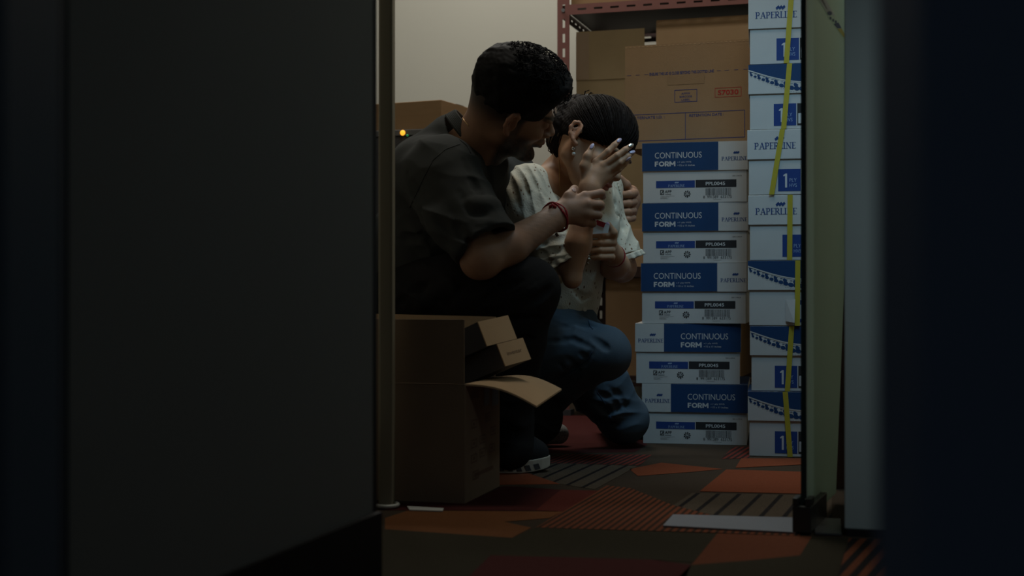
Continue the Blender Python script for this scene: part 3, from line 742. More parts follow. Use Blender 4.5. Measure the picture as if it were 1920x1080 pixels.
def crease(S_, pts, r=.006, depth=.003, k=.008, y0=2.6, op='s'):
    """press a soft groove (or raise a ridge) into a surface along a line seen in the photo"""
    P = []
    for i in range(len(pts)-1):
        for j in range(3):
            t = j/3; q = S_.hit(pts[i][0]*(1-t)+pts[i+1][0]*t, pts[i][1]*(1-t)+pts[i+1][1]*t, y0)
            if q: P.append(q)
    q = S_.hit(*pts[-1], y0)
    if q: P.append(q)
    off = (r-depth) if op == 's' else -(r-depth)
    P = [p+Vector((0, -off, off*.2)) for p in P]
    return P, r, k, op
def creases(S_, L, y0=2.6):
    todo = [crease(S_, *a, y0=y0) if not isinstance(a[-1], str) else crease(S_, *a[:-1], y0=y0, op=a[-1]) for a in L]
    for P, r, k, op in todo:
        n = len(P)
        if n < 2: continue
        rs = [r*(.35+.65*math.sin(math.pi*(i+.6)/(n+.2))) for i in range(n)]
        S_.poly(P, rs, k, op)
def np_mesh(name, V, Q, mats, parent=None, col=None, mi=None):
    me = D.meshes.new(name); me.vertices.add(len(V)); me.vertices.foreach_set('co', np.asarray(V, np.float32).ravel())
    nq = len(Q); me.loops.add(nq*4); me.loops.foreach_set('vertex_index', np.asarray(Q, np.int32).ravel())
    me.polygons.add(nq); me.polygons.foreach_set('loop_start', np.arange(nq, dtype=np.int32)*4)
    for m in mats: me.materials.append(m)
    me.polygons.foreach_set('use_smooth', np.ones(nq, bool))
    if mi is not None: me.polygons.foreach_set('material_index', np.asarray(mi, np.int32))
    me.update(calc_edges=True); me.validate()
    if col is not None:
        a = me.color_attributes.new('Col', 'FLOAT_COLOR', 'POINT'); c = np.ones((len(V), 4), np.float32); c[:, :3] = col; a.data.foreach_set('color', c.ravel())
    o = D.objects.new(name, me); COL.objects.link(o)
    if parent: o.parent = parent; o.matrix_parent_inverse = parent.matrix_world.inverted() if False else Matrix.Translation(-parent.location)
    return o
def sdf_obj(name, s, h, m, parent=None, col=None, smooth=1):
    V, Q = s.mesh(h)
    if smooth:      # a light Laplacian pass evens the net
        for _ in range(smooth):
            acc = np.zeros_like(V); n = np.zeros(len(V))
            for a, b in ((0, 1), (1, 2), (2, 3), (3, 0)):
                for i, j in ((a, b), (b, a)):
                    for x in range(3): acc[:, x] += np.bincount(Q[:, i], V[Q[:, j], x], len(V))
                    n += np.bincount(Q[:, i], minlength=len(V))
            V = V*.5+.5*acc/np.maximum(n, 1)[:, None]
    return np_mesh(name, V, Q, [m], parent, col(V) if col else None)
def wob(P, f, seed=0):
    """cheap smooth pseudo-noise, about -1..1"""
    r = np.random.RandomState(seed); o = 0
    for i in range(4):
        k = r.normal(size=3); k = k/np.linalg.norm(k)*f*(1+.6*i); o = o+np.sin(P@nv(k)+r.uniform(0, 6.3)+1.3*np.sin(P@nv(r.normal(size=3)*f*.5)))/(1+.5*i)
    return o*.45
def folds(L, base=None):
    """list of (centre, stripe direction, wavelength, amplitude, reach)"""
    L = [(nv(c), nv(Vector(d).normalized()), w, a, r) for c, d, w, a, r in L]
    def f(P):
        o = 0
        if base: o = base(P)
        for c, d, w, a, r in L:
            q = P-c; e = np.exp(-(q*q).sum(-1)/(r*r)); ph = q@d*(3.1416/w/1.3)+2.0*wob(P, 13, 77)+.5*wob(P, 34, 78)
            sn = np.abs(np.sin(ph)); o = o-a*e*(1-sn**.8*1.5)*np.clip(.55+.9*wob(P, 19, int(w*5000)), 0, 1.2)
        return o
    return f
def rot(rx, ry, rz):
    return np.array(Matrix.Rotation(ry, 3, 'Y') @ Matrix.Rotation(rx, 3, 'X') @ Matrix.Rotation(rz, 3, 'Z'), dtype=np.float64)
class Head:
    def __init__(s, R, ear_world, scale=1.0, side=-1):
        s.R = np.array(R); s.k = scale; s.er = 0.0; s.es = 1.0; s.c = np.array(ear_world, float)-s.R@(np.array((-.006, side*.082, -.006))*scale)
    def w(s, x, y, z): return Vector(s.c+s.R@(np.array((x, y, z))*s.k))
    def loc(s, P): return (np.asarray(P, float)-s.c)@s.R/s.k
    def build(s, S_, fem=False):
        k = s.k; R = s.R; e = lambda c, r, kk=.012, op='u': S_.ell(s.w(*c), [q*k for q in r], R, kk*k, op)
        c = lambda a, b, ra, rb, kk=.01, op='u': S_.cone(s.w(*a), s.w(*b), ra*k, rb*k, kk*k, op)
        e((-.012, 0, .035), (.097, .076, .083))
        e((.030, 0, -.030), (.058, .060 if not fem else .056, .082), .03)
        for y in (-1, 1):
            c((-.008, y*.052, -.052), (.062, y*.018, -.098), .018, .014, .03)
            c((-.008, y*.056, -.02), (-.008, y*.052, -.055), .016, .018, .02)
            e((.062, y*.042, -.026), (.022, .020, .017), .02)
            e((.083, y*.030, .017), (.012, .026, .0075), .012)
        e((.074, 0, -.103), (.018, .021, .015), .02)
        for y in (-1, 1): e((.100, y*.031, -.002), (.014, .017, .011), .012, 's')
        for y in (-1, 1): e((.0775, y*.031, -.002), (.0138, .0145, .0125), .004)
        c((.088, 0, .004), (.109, 0, -.030), .0065, .0095, .010)
        c((.086, 0, -.046), (.103, 0, -.034), .012, .009, .012); e((.111, 0, -.034), (.0105, .010, .0085), .006)
        for y in (-1, 1): e((.102, y*.0125, -.038), (.009, .0065, .0065), .005)
        e((.088, 0, -.060), (.016, .028, .018), .012)
        e((.1005, 0, -.0605), (.0085, .021, .0050), .003); e((.098, 0, -.0715), (.0085, .018, .0062), .003)
        e((.108, 0, -.0662), (.0065, .022, .0010), .0015, 's')
        for y in (-1, 1):
            ca, sa = math.cos(s.er), math.sin(s.er)
            def o(x, yy, z):
                X, Z = (x+.008)*s.es*.82, (z-.0)*s.es; return s.w(-.008+X*ca-Z*sa, y*(.078+(yy-.078)*s.es), X*sa+Z*ca)
            S_.poly([o(.006, .077, .004), o(.008, .081, .020), o(.0, .087, .029), o(-.013, .093, .028), o(-.023, .096, .014), o(-.023, .094, -.004), o(-.014, .087, -.020), o(-.004, .080, -.030)],
                    [.0036*k, .0038*k, .0042*k, .0045*k, .0045*k, .0044*k, .0046*k, .0060*k], .004*k)
            S_.ell(s.w(-.008, y*.082, .002), [.015*k, .0045*k, .024*k], R @ np.array(Matrix.Rotation(y*.42, 3, 'Z')), .004*k)
            S_.poly([o(-.002, .0835, .014), o(-.013, .089, .010), o(-.014, .088, -.006), o(-.008, .084, -.014)], .0028*k, .003*k)
            if not fem: S_.ell(s.w(-.004, y*.0965, -.004), [.0045*k, .0035*k, .008*k], R, .003*k, 's')
def hand(S_, palm, fingers, thumb, k=.004):
    """palm: list of (a, b, r); fingers: list of (points, radii)"""
    for a, b, ra, rb in palm: S_.cone(a, b, ra, rb, .016)
    for pts, rs in fingers+[thumb]: S_.poly(pts, rs, k)
def skin_mat(name, rough=.55):
    m = mat(name, (1, 1, 1), rough, bump=.06, bscale=260, spec=.35, sss=.08)
    nt = m.node_tree; n = nt.nodes; L = nt.links; b = n['Principled BSDF']
    vc = n.new('ShaderNodeVertexColor'); vc.layer_name = 'Col'
    nz = n.new('ShaderNodeTexNoise'); nz.inputs['Scale'].default_value = 45; tc = n.new('ShaderNodeTexCoord'); L.new(tc.outputs['Object'], nz.inputs[0])
    r = n.new('ShaderNodeMapRange'); r.inputs['To Min'].default_value = .86; r.inputs['To Max'].default_value = 1.12; L.new(nz.outputs['Fac'], r.inputs['Value'])
    mx = n.new('ShaderNodeMix'); mx.data_type = 'RGBA'; mx.blend_type = 'MULTIPLY'; mx.inputs['Factor'].default_value = 1
    L.new(vc.outputs['Color'], mx.inputs['A']); L.new(r.outputs['Result'], mx.inputs['B']); L.new(mx.outputs['Result'], b.inputs['Base Color'])
    return m
M['skin_m'] = skin_mat('tan_skin'); M['skin_w'] = skin_mat('light_tan_skin')
M['shirt'] = mat('charcoal_jersey', (0.050, 0.052, 0.050), .95, noise=.15, nscale=9, bump=.15, bscale=900, spec=.1)
M['trouser'] = mat('black_denim', (0.019, 0.018, 0.018), .9, noise=.25, nscale=30, bump=.2, bscale=700, spec=.12)
M['denim'] = mat('blue_denim', (0.085, 0.118, 0.152), .9, noise=.28, nscale=9, bump=.25, bscale=800, spec=.12)
M['hair_m'] = mat('black_hair', (0.007, 0.006, 0.006), .7, spec=.15)
M['hair_w'] = mat('dark_brown_hair', (0.010, 0.0065, 0.005), .7, spec=.08)
M['hair_wl'] = mat('brown_hair', (0.10, 0.06, 0.035), .6, spec=.25)
M['red_cord'] = mat('red_cord', (0.30, 0.012, 0.016), .7, bump=.5, bscale=500)
M['gold'] = mat('gold', (0.60, 0.40, 0.18), .35, metal=1)
M['silver'] = mat('silver', (0.65, 0.65, 0.65), .25, metal=1)
M['pearl'] = mat('pearl', (0.75, 0.70, 0.62), .25, spec=.6)
M['nail_lilac'] = mat('lilac_nail', (0.50, 0.42, 0.56), .25, spec=.6)
M['nail_nat'] = mat('natural_nail', (0.50, 0.30, 0.24), .35, spec=.5)
M['shoe_black'] = mat('black_knit', (0.012, 0.012, 0.013), .85, bump=.3, bscale=600)
M['sole'] = mat('white_foam', (0.50, 0.46, 0.38), .7)
def speckle(name, a, b, sc):
    m = mat(name, a, .9, nscale=sc, col2=b, bump=.4, bscale=sc*1.2); return m
M['knit'] = speckle('grey_knit', (0.55, 0.55, 0.52), (0.04, 0.04, 0.04), 260)
def eyelet():
    """cream cotton with small cut eyelets scattered in it"""
    m = mat('cream_eyelet_cotton', (0.58, 0.545, 0.44), .9, noise=.06, nscale=12, bump=.35, bscale=260, spec=.15)
    nt = m.node_tree; n = nt.nodes; L = nt.links; b = n['Principled BSDF']
    tc = n.new('ShaderNodeTexCoord'); vo = n.new('ShaderNodeTexVoronoi'); vo.inputs['Scale'].default_value = 72; vo.inputs['Randomness'].default_value = .8
    mp = n.new('ShaderNodeMapping'); mp.inputs['Scale'].default_value = (1.15, 1.0, .66); L.new(tc.outputs['Object'], mp.inputs[0]); L.new(mp.outputs[0], vo.inputs['Vector'])
    lt = n.new('ShaderNodeMapRange'); lt.inputs['From Min'].default_value = .14; lt.inputs['From Max'].default_value = .22; lt.inputs['To Min'].default_value = 1; lt.inputs['To Max'].default_value = 0
    L.new(vo.outputs['Distance'], lt.inputs['Value'])
    old = b.inputs['Base Color'].links[0].from_socket
    mx = n.new('ShaderNodeMix'); mx.data_type = 'RGBA'; L.new(lt.outputs['Result'], mx.inputs['Factor']); L.new(old, mx.inputs['A']); mx.inputs['B'].default_value = (.17, .10, .06, 1)
    L.new(mx.outputs['Result'], b.inputs['Base Color']); return m
M['eyelet'] = eyelet()
def place(root, o):
    o.parent = root; o.matrix_parent_inverse = Matrix.Translation(-root.location); return o
# ================================================================ THE MAN
mbase = FL(945, 884)
man = empty('person', tuple(mbase), 0, 'crouching man in charcoal t-shirt and black trousers, one hand on the other person\'s wrist', 'person')
mh = Head(rot(math.radians(34), math.radians(27), math.radians(19)), F(957, 236, 3.02), 1.0)
B_ = SDF(); mh.build(B_)
mR = F(828, 322, 3.03); mL = F(948, 330, 3.38); nb_ = F(878, 288, 3.19)
ax_f = Vector((.87, -.33, -.36)).normalized(); ax_l = Vector((.35, .94, 0)); ax_l = (ax_l-ax_f*ax_l.dot(ax_f)).normalized(); ax_u = ax_f.cross(ax_l)
MR = np.array([[ax_f[i], ax_l[i], ax_u[i]] for i in range(3)])
def mtorso(s, e, k=.05):
    s.cone(mR, mL, .066+e, .066+e, k); s.cone(nb_, F(800, 325, 3.20), .055+e*.5, .085+e, k)
    s.cone(F(800, 335, 3.12), F(830, 360, 3.24), .10+e, .10+e, k)
    s.ell(F(845, 400, 3.22), (.125+e, .185+e, .16+e), MR, k)
    s.ell(F(775, 500, 3.26), (.145+e, .170+e, .17+e), MR, k)
    s.ell(F(700, 560, 3.28), (.15+e, .17+e, .13+e), MR, k)
B_.ell(mh.w(.078, 0, -.108), (.022, .028, .015), mh.R, .012); mtorso(B_, -.022)
B_.poly([mh.w(-.035, 0, -.035), F(905, 262, 3.15), nb_], [.058, .060, .066], .03)
mE = F(903, 486, 2.93); mWr = F(1040, 408, 3.075)
B_.poly([mR, mE], [.050, .043], .02); B_.poly([mE, F(955, 462, 2.97), mWr], [.040, .0415, .0275], .015)
B_.cone(mE, F(893, 492, 2.94), .036, .030, .02)
# right hand closed round the other person's forearm
kn = [F(1097, 368, 3.088), F(1103, 383, 3.075), F(1101, 400, 3.075), F(1094, 416, 3.085)]
B_.cone(mWr, F(1062, 392, 3.08), .027, .024, .02)
for q in kn: B_.cone(F(1058, 395+(q.z < kn[1].z)*6, 3.082), q, .018, .0125, .012)
hm = [([kn[0], F(1127, 362, 3.098), F(1130, 368, 3.135)], [.0105, .0095, .0085]),
      ([kn[1], F(1125, 384, 3.085), F(1127, 388, 3.13)], [.0112, .0105, .009]),
      ([kn[2], F(1121, 403, 3.085), F(1122, 405, 3.13)], [.0110, .0102, .009]),
      ([kn[3], F(1111, 419, 3.093), F(1112, 420, 3.13)], [.0100, .0092, .008])]
th_ = ([F(1056, 388, 3.085), F(1067, 369, 3.085), F(1077, 355, 3.105)], [.016, .0125, .0105])
for pts, rs in hm: B_.poly(pts, rs, .004)
B_.poly(*th_, .008)
# left arm behind the other person's back, fist closed on her far sleeve
mE2 = F(1030, 405, 3.68); mW2 = F(1168, 372, 3.66)
B_.poly([mL, mE2], [.050, .042], .02); B_.poly([mE2, F(1100, 390, 3.69), mW2], [.040, .040, .028], .015)
B_.cone(mW2, F(1181, 376, 3.60), .026, .030, .02); B_.cone(F(1182, 362, 3.59), F(1180, 396, 3.59), .022, .022, .01)
for i, y in enumerate((361, 378, 394, 408)):
    B_.poly([F(1180, y, 3.585), F(1189-i, y+1, 3.555), F(1181-i, y+3, 3.528), F(1168-i*.5, y+4, 3.530)], [.0125, .0115-.0006*i, .0105-.0006*i, .009], .003)
B_.poly([F(1182, 362, 3.58), F(1174, 346, 3.55), F(1163, 334, 3.54)], [.014, .011, .009], .006)
# legs (inside the trousers)
mH = F(738, 572, 3.17); mK = F(990, 541, 3.00); mA = F(952, 830, 3.13)
mH2 = F(735, 590, 3.38); mK2 = F(1003, 783, 3.44); mA2 = Vector((mK2.x-.33, 3.62, .06))
B_.poly([mH, mK], [.070, .046], .03); B_.poly([mK, mA], [.044, .034], .02)
B_.poly([mH2, mK2], [.070, .046], .03); B_.poly([mK2, mA2], [.048, .036], .02)
B_.cone(mA, mA+Vector((.03, -.01, -.02)), .034, .026, .02)
SK = np.array((0.36, 0.195, 0.12)); 
def sst(x, a, b): t = np.clip((x-a)/(b-a), 0, 1); return t*t*(3-2*t)
def mcol(V):
    q = mh.loc(V); x, y, z = q.T; c = np.tile(SK, (len(V), 1)); near = (np.abs(q) < .2).all(1)
    def mixc(w, col): 
        w = (w*near)[:, None]; c[:] = c*(1-w)+np.array(col)*w
    nz = wob(V.astype(np.float32), 300, 3)
    # clipped hair fading out at the temples and nape
    fade = sst(z-(.02-.30*np.minimum(x+.02, 0)*-1*-.6), .0, .04)*sst(-x, -.075, -.055)
    fade = sst(z-.25*np.minimum(x+.01, 0)*0, -.062, .012)*sst(.062-x-np.maximum(0, .03-z)*1.2, 0, .02)*(1-sst(np.abs(y), .078, .083)*sst(.034-np.abs(z), 0, .006)*sst(.03-np.abs(x+.006), 0, .01))
    mixc(fade*.93, (.014, .011, .010))
    side = sst(-x, -.022, -.006)*sst(z, -.05, -.01)*sst(.02-np.abs(x+.0), 0, .02)
    beard = sst(-.022-z+ .28*np.minimum(x-.02, 0)*-1*0, .0, .028)*sst(x, -.018, .004)*sst(z, -.160, -.150)
    beard = beard*sst(.150-x+(z+.05)*.55, 0, .02)*(1-sst(x, .045, .075)*sst(z, -.070, -.050))
    mou = sst(z, -.058, -.052)*sst(-z, .044, .050)*sst(x, .078, .09)*.6
    mixc(np.clip(beard*(.93+.10*nz), 0, .98), (.016, .012, .010)); mixc(mou, (.03, .018, .012))
    sb = sst(x, -.004, .006)*sst(.030-x, 0, .012)*sst(z, -.05, -.03)*sst(np.abs(y), .045, .055)*sst(.081-np.abs(y), 0, .004)
    mixc(sb*.8, (.018, .013, .011))
    brow = sst(z, .012, .016)*sst(.027-z, 0, .004)*sst(x, .06, .07)*sst(np.abs(y), .010, .014)*sst(.052-np.abs(y), 0, .006); mixc(brow*.9, (.014, .010, .009))
    lip = sst(z, -.079, -.076)*sst(-.055-z, 0, .003)*sst(x, .096, .099)*sst(.022-np.abs(y), 0, .004); mixc(lip*.45, (.33, .10, .08))
    lash = sst(.0022-np.abs(z+.011), 0, .001)*sst(x, .080, .083)*sst(.046-np.abs(y), 0, .004)*sst(np.abs(y), .017, .020); mixc(lash, (.02, .015, .012))
    earw = sst(np.abs(y), .078, .084)*sst(.05-np.abs(z), 0, .01)*sst(.035-np.abs(x+.008), 0, .01); mixc(earw*.35, (.42, .16, .10))
    # arm hair darkens the forearm a little
    a = np.array(mE); b = np.array(mWr); t = ((V-a)@(b-a))/((b-a)@(b-a)); dd = np.linalg.norm(V-a-np.clip(t, 0, 1)[:, None]*(b-a), axis=1)
    w = (dd < .06)*sst(t, .25, .5)*sst(1.02-t, 0, .15)*(.22+.18*wob(V.astype(np.float32), 520, 9)); w = np.clip(w, 0, .5)[:, None]; c[:] = c*(1-w)+np.array((.06, .035, .022))*w
    return c
place(man, sdf_obj('body', B_, .0021, M['skin_m'], col=mcol))
# --- shirt
T = SDF(); mtorso(T, 0.0)
T.cone(nb_, F(905, 300, 3.2), .07, .05, .03); T.poly([F(872, 262, 3.18), F(850, 268, 3.19), F(795, 318, 3.2)], [.052, .062, .078], .03)
mC = F(912, 462, 2.935)
T.poly([mR, F(850, 395, 2.99)], [.078, .080], .04); T.sleeve(F(836, 345, 3.02), mC, .082, .076, .018, .03)
T.sleeve(mL, F(1000, 385, 3.60), .070, .062, .010, .04)
ncx = Vector((.74, -.12, .62)).normalized()
nC = F(882, 250, 3.17)
# neck opening: carve along the neck
T.cone(nC-ncx*.012, nC+ncx*.16, .066, .088, .006, 's')
T.plane(F(720, 620, 3.2), (-.5, 0, -.9), .02, 'i')
ua = ncx.orthogonal().normalized(); ub = ncx.cross(ua)
ring = [nC+ncx*(-.006)+(ua*math.cos(t)+ub*math.sin(t))*.068 for t in [i*math.pi/10 for i in range(21)]]
T.disp = folds([(F(870, 400, 2.93), (.35, .0, .94), .050, .011, .13), (F(915, 430, 2.93), (.7, 0, .7), .028, .006, .05), (F(800, 420, 3.05), (.8, .2, .6), .07, .011, .16),
                (F(770, 330, 3.05), (.6, .2, -.8), .09, .004, .16), (F(760, 510, 3.1), (-.5, .1, .86), .06, .007, .14), (F(880, 330, 3.08), (.9, .2, -.45), .05, .005, .08), (F(920, 330, 3.2), (.9, .2, -.3), .035, .005, .07)],
               lambda P: .0022*wob(P, 38, 4))
creases(T, [([(862, 360), (885, 396), (920, 402)], .012, .003), ([(895, 426), (918, 424), (932, 418)], .009, .003), ([(742, 452), (790, 448), (845, 468)], .014, .004), ([(872, 300), (897, 350), (918, 388)], .012, .003),
            ([(842, 400), (862, 440), (888, 462)], .013, .0035), ([(760, 330), (778, 380), (800, 420)], .013, .004), ([(800, 400), (830, 445), (868, 480)], .012, .005, .02, 'u'), ([(880, 380), (905, 385), (932, 380)], .010, .003, .02, 'u'), ([(905, 275), (918, 310), (925, 350)], .010, .004)])
place(man, sdf_obj('t_shirt', T, .003, M['shirt']))
cu = MB()
for j in range(7):
    cu.tube([q+ncx*(.012-.0034*j)+(q-nC).normalized()*(.0008*j-.004) for q in ring], .0042, M['shirt'], 8)
place(man, cu.build('ribbed_collar', smooth=True))
SHIRT = T
# --- trousers
J = SDF()
J.ell(F(705, 575, 3.27), (.16, .185, .14), MR, .05)
J.poly([mH, F(880, 540, 3.06), mK], [.102, .086, .070], .03); J.poly([mK, F(968, 640, 3.06), F(951, 790, 3.13)], [.068, .064, .058], .02)
J.poly([mH2, F(880, 690, 3.45), mK2], [.10, .085, .068], .03); J.poly([mK2, mK2.lerp(mA2, .85)], [.066, .055], .02)
J.cone(F(951, 790, 3.13), F(955, 836, 3.13), .058, .060, .02)
J.plane((0, 0, .004), (0, 0, -1), .004, 'i')
J.disp = folds([(F(960, 545, 2.93), (.3, 0, -.95), .040, .009, .07), (F(800, 570, 3.0), (.75, .1, .65), .055, .012, .13), (F(900, 560, 3.0), (.6, .1, .8), .05, .005, .10), (F(960, 740, 3.1), (.2, 0, 1), .045, .006, .10), (F(1010, 800, 3.4), (.3, 0, 1), .04, .005, .07)],
               lambda P: .002*wob(P, 42, 6))
creases(J, [([(945, 560), (985, 548), (1022, 522)], .011, .0035), ([(738, 580), (772, 545), (810, 532)], .013, .004), ([(835, 578), (860, 545), (885, 528)], .013, .004), ([(985, 575), (1015, 560), (1035, 540)], .009, .004), ([(790, 575), (815, 548), (850, 530)], .012, .005, .02, 'u'), ([(900, 575), (935, 545), (975, 528)], .012, .005), ([(940, 610), (975, 600), (1015, 600)], .010, .004), ([(955, 650), (985, 640), (1003, 640)], .010, .004)])
place(man, sdf_obj('trousers', J, .003, M['trouser']))
# --- hair
Hh = SDF(); k = mh.k
Hh.ell(mh.w(-.008, 0, .052), [.108*k, .085*k, .085*k], mh.R, .02); Hh.ell(mh.w(.052, 0, .090), [.066*k, .068*k, .042*k], mh.R, .03)
Hh.ell(mh.w(-.03, 0, .085), [.075*k, .070*k, .055*k], mh.R, .03)
def mpl(x, z, nx, nz): return mh.w(x, 0, z), Vector(mh.R @ np.array((nx, 0, nz)))
a, b = mpl(.0, .002, .12, -.99); Hh.plane(a, b, .012)
a, b = mpl(.098, .085, .92, -.38); Hh.plane(a, b, .02)
Hh.disp = lambda P: .0030*wob(P, 90, 11)+.0009*wob(P, 330, 12)
place(man, sdf_obj('hair', Hh, .0026, M['hair_m'], smooth=0))
rn = random.Random(3); cu = MB()
for i in range(620):
    a = rn.uniform(-math.pi, math.pi); e = math.acos(rn.uniform(.05, 1)); d = np.array((math.sin(e)*math.cos(a), math.sin(e)*math.sin(a), math.cos(e)))
    c0 = np.array((.0, 0, .066)); r0 = np.array((.108, .078, .088)) 
    p0 = c0+d*r0*.93; 
    if p0[2] < .048+max(0, p0[0])*.2: continue
    t1 = np.cross(d, (0, 1, 0)); t1 /= np.linalg.norm(t1)+1e-6; t2 = np.cross(d, t1); ph = rn.uniform(0, 6.3); rad = rn.uniform(.005, .012); pts = []
    adv = (t1*math.cos(ph*.3)+t2*math.sin(ph))*rn.uniform(-.5, .5)+np.array((.5, 0, 0))
    for j in range(7):
        u = j/6; an = ph+u*rn.uniform(3.2, 4.6); pts.append(mh.w(*(p0+d*(.001+.010*math.sin(u*2.6))+adv*u*.016+(t1*math.cos(an)+t2*math.sin(an))*rad)))
    cu.tube(pts, [.0006, .0011, .0013, .0013, .0011, .0008, .0004], M['hair_m'], 4)
place(man, cu.build('curls', smooth=True)); D.objects['curls'].parent = D.objects['hair']; D.objects['curls'].matrix_parent_inverse = Matrix()
D.objects['curls'].matrix_parent_inverse = Matrix.Translation(-man.location) if False else Matrix()
# wristband
wd = (mWr-F(955, 462, 2.97)).normalized(); wa = wd.orthogonal().normalized(); wb_ = wd.cross(wa); cu = MB(); wc = mWr+wd*.004
for o in (-.0022, .0022):
    cu.tube([wc+wd*(o+.003*math.sin(t*3+o*900))+(wa*math.cos(t)+wb_*math.sin(t))*(.0350+.001*math.sin(5*t)) for t in [i*math.pi/14 for i in range(29)]], .0026, M['red_cord'], 7)
cu.tube([F(1030, 389, 3.05), F(1036, 384, 3.05), F(1042, 390, 3.05)], .004, M['red_cord'], 7); cu.tube([F(1042, 437, 3.07), F(1046, 443, 3.07)], .0035, M['ink_brown'], 7)
place(man, cu.build('red_wristband', smooth=True))
# thumb nail
def nail(S_, root, px, py, rx, ry, deg, m, y0=2.6, lift=.0012):
    p = S_.hit(px, py, y0)
    if p is None: return
    e = .002; n = Vector([float(S_.ev(nv(p+Vector(v)*e)[None])[0]-S_.ev(nv(p-Vector(v)*e)[None])[0]) for v in ((1,0,0),(0,1,0),(0,0,1))]).normalized()
    u = Vector((math.cos(math.radians(deg)), 0, math.sin(math.radians(deg)))); u = (u-n*u.dot(n)).normalized(); w = n.cross(u)
    s = SDF(); s.ell(p+n*lift*.2, (rx, ry, .0018), np.array([[u[i], w[i], n[i]] for i in range(3)]), .002)
    o = sdf_obj('fingernail', s, .0007, m); place(root, o)
nail(B_, man, 1076.5, 356, .0075, .0058, 60, M['nail_nat'])
# fine necklace at the nape
# shoes
def sneaker(root, toe, heel, wdt, m_up, m_sole, name, cut=True, lean=0.0):
    toe = Vector(toe); heel = Vector(heel); d = toe-heel; L = d.length; d.normalize(); s = Vector((-d.y, d.x, 0)); up = EZ
    R = np.array([[d[i], s[i], up[i]] for i in range(3)])
    P = lambda x, y, z: heel+d*x*L+s*y+up*z
    u = SDF(); u.poly([P(.12, 0, .055), P(.45, 0, .055), P(.78, 0, .050), P(.89, 0, .044)], [.037, .044, .037, .030], .02)
    u.poly([P(.16, 0, .07), P(.22, 0, .105)], [.042, .042], .03); u.cone(P(.3, 0, .085), P(.6, 0, .060), .038, .034, .02)
    u.plane(P(0, 0, .026), (0, 0, -1), .004)
    sh = empty_child = sdf_obj(name, u, .0025, m_up); place(root, sh)
    b = MB(); N = 26
    def out(t, k=1.0):      # outline point, t 0..1 around
        a = 2*math.pi*t; x = .5+.5*math.cos(a); y = wdt/2*math.sin(a)*(1.0-.10*math.cos(a-1.0))
        y = math.copysign(abs(math.sin(a))**.62, math.sin(a))*wdt/2*(.82+.18*x if True else 1); return x, y*k
    lo = []; hi = []
    for i in range(N):
        x, y = out(i/N); lift = max(0, x-.78)**2*.25; lo.append(P(x, y*.94, .001+lift)); hi.append(P(x+.004 if x > .9 else x, y, .030+lift*.75))
    b.add(lo+hi, [tuple(range(N))[::-1], tuple(range(N, 2*N))]+[(i, (i+1) % N, N+(i+1) % N, N+i) for i in range(N)], m_sole)
    if cut:
        for i in range(9):
            x = .30+i*.072
            for sgn in (-1,):
                def Q(xx, z):
                    a = math.acos(max(-1, min(1, 2*xx-1))); yy = -(math.sin(a)**.62)*wdt/2*(.82+.18*xx); lift = max(0, xx-.78)**2*.24; return P(xx, yy*(.955+.045*(z/.03))-.0016, z+lift)
                b.face([Q(x, .019), Q(x+.020, .0055), Q(x+.058, .0055), Q(x+.042, .019)], M['blackcard'])
    so = b.build('sole', bevel=.002); so.parent = sh; so.matrix_parent_inverse = Matrix()
    return sh
sneaker(man, (F(1031, 0, 3.14).x, 3.14, 0), (F(1031, 0, 3.14).x-.29, 3.17, 0), .10, M['shoe_black'], M['sole'], 'sneaker')
sneaker(man, (mA2.x-.02, 3.62, 0), (mA2.x-.26, 3.66, 0.02), .10, M['shoe_black'], M['sole'], 'sneaker', cut=False)

M['shirt_seam'] = mat('shirt_seam', (.034, .035, .034), .95)
def seam(pts, S_, r=.0022, m=None, name='seam', off=.0005, y0=2.9):
    P = []
    for i in range(len(pts)-1):
        for j in range(6):
            t = j/6; x = pts[i][0]*(1-t)+pts[i+1][0]*t; y = pts[i][1]*(1-t)+pts[i+1][1]*t; q = S_.hit(x, y, y0)
            if q: P.append(q+Vector((0, -off, 0)))
    if len(P) > 2:
        b = MB(); b.tube(P, r, m or M['stitch'], 6); return b.build(name, smooth=True)
for pts in (((852, 216), (856, 240), (862, 262), (876, 274), (884, 290)), ((862, 270), (835, 280), (812, 300), (796, 330), (782, 360), (765, 395))):
    o = seam(pts, SHIRT, .0012, M['shirt_seam'], 'sleeve_seam', .0, 2.6)
    if o: place(man, o)
o = seam(((864, 216), (871, 227), (880, 238)), B_, .0008, M['gold'], 'neck_chain', .001, 2.6)
if o: place(man, o)
# ================================================================ THE WOMAN
wbase = FL(1150, 834)
wom = empty('person', tuple(wbase), 0, 'kneeling woman in cream eyelet blouse and blue jeans hiding the face behind one hand', 'person')
wR_ = np.array(Matrix.Rotation(math.radians(18), 3, 'Y') @ Matrix.Rotation(math.radians(-6), 3, 'X') @ Matrix.Rotation(math.radians(-35), 3, 'Z') @ Matrix.Rotation(math.radians(20), 3, 'Y'))
wh = Head(wR_, F(1079, 254, 3.24), .98)
wh.er = math.radians(30); wh.es = .9; Wb = SDF(); wh.build(Wb, True)
wR = F(990, 352, 3.29); wL = F(1128, 352, 3.55); wN = F(1056, 330, 3.43)
f_ = Vector((.74, -.67, -.12)).normalized(); l_ = Vector((.67, .74, 0)); l_ = (l_-f_*l_.dot(f_)).normalized(); u_ = f_.cross(l_)
WR = np.array([[f_[i], l_[i], u_[i]] for i in range(3)])
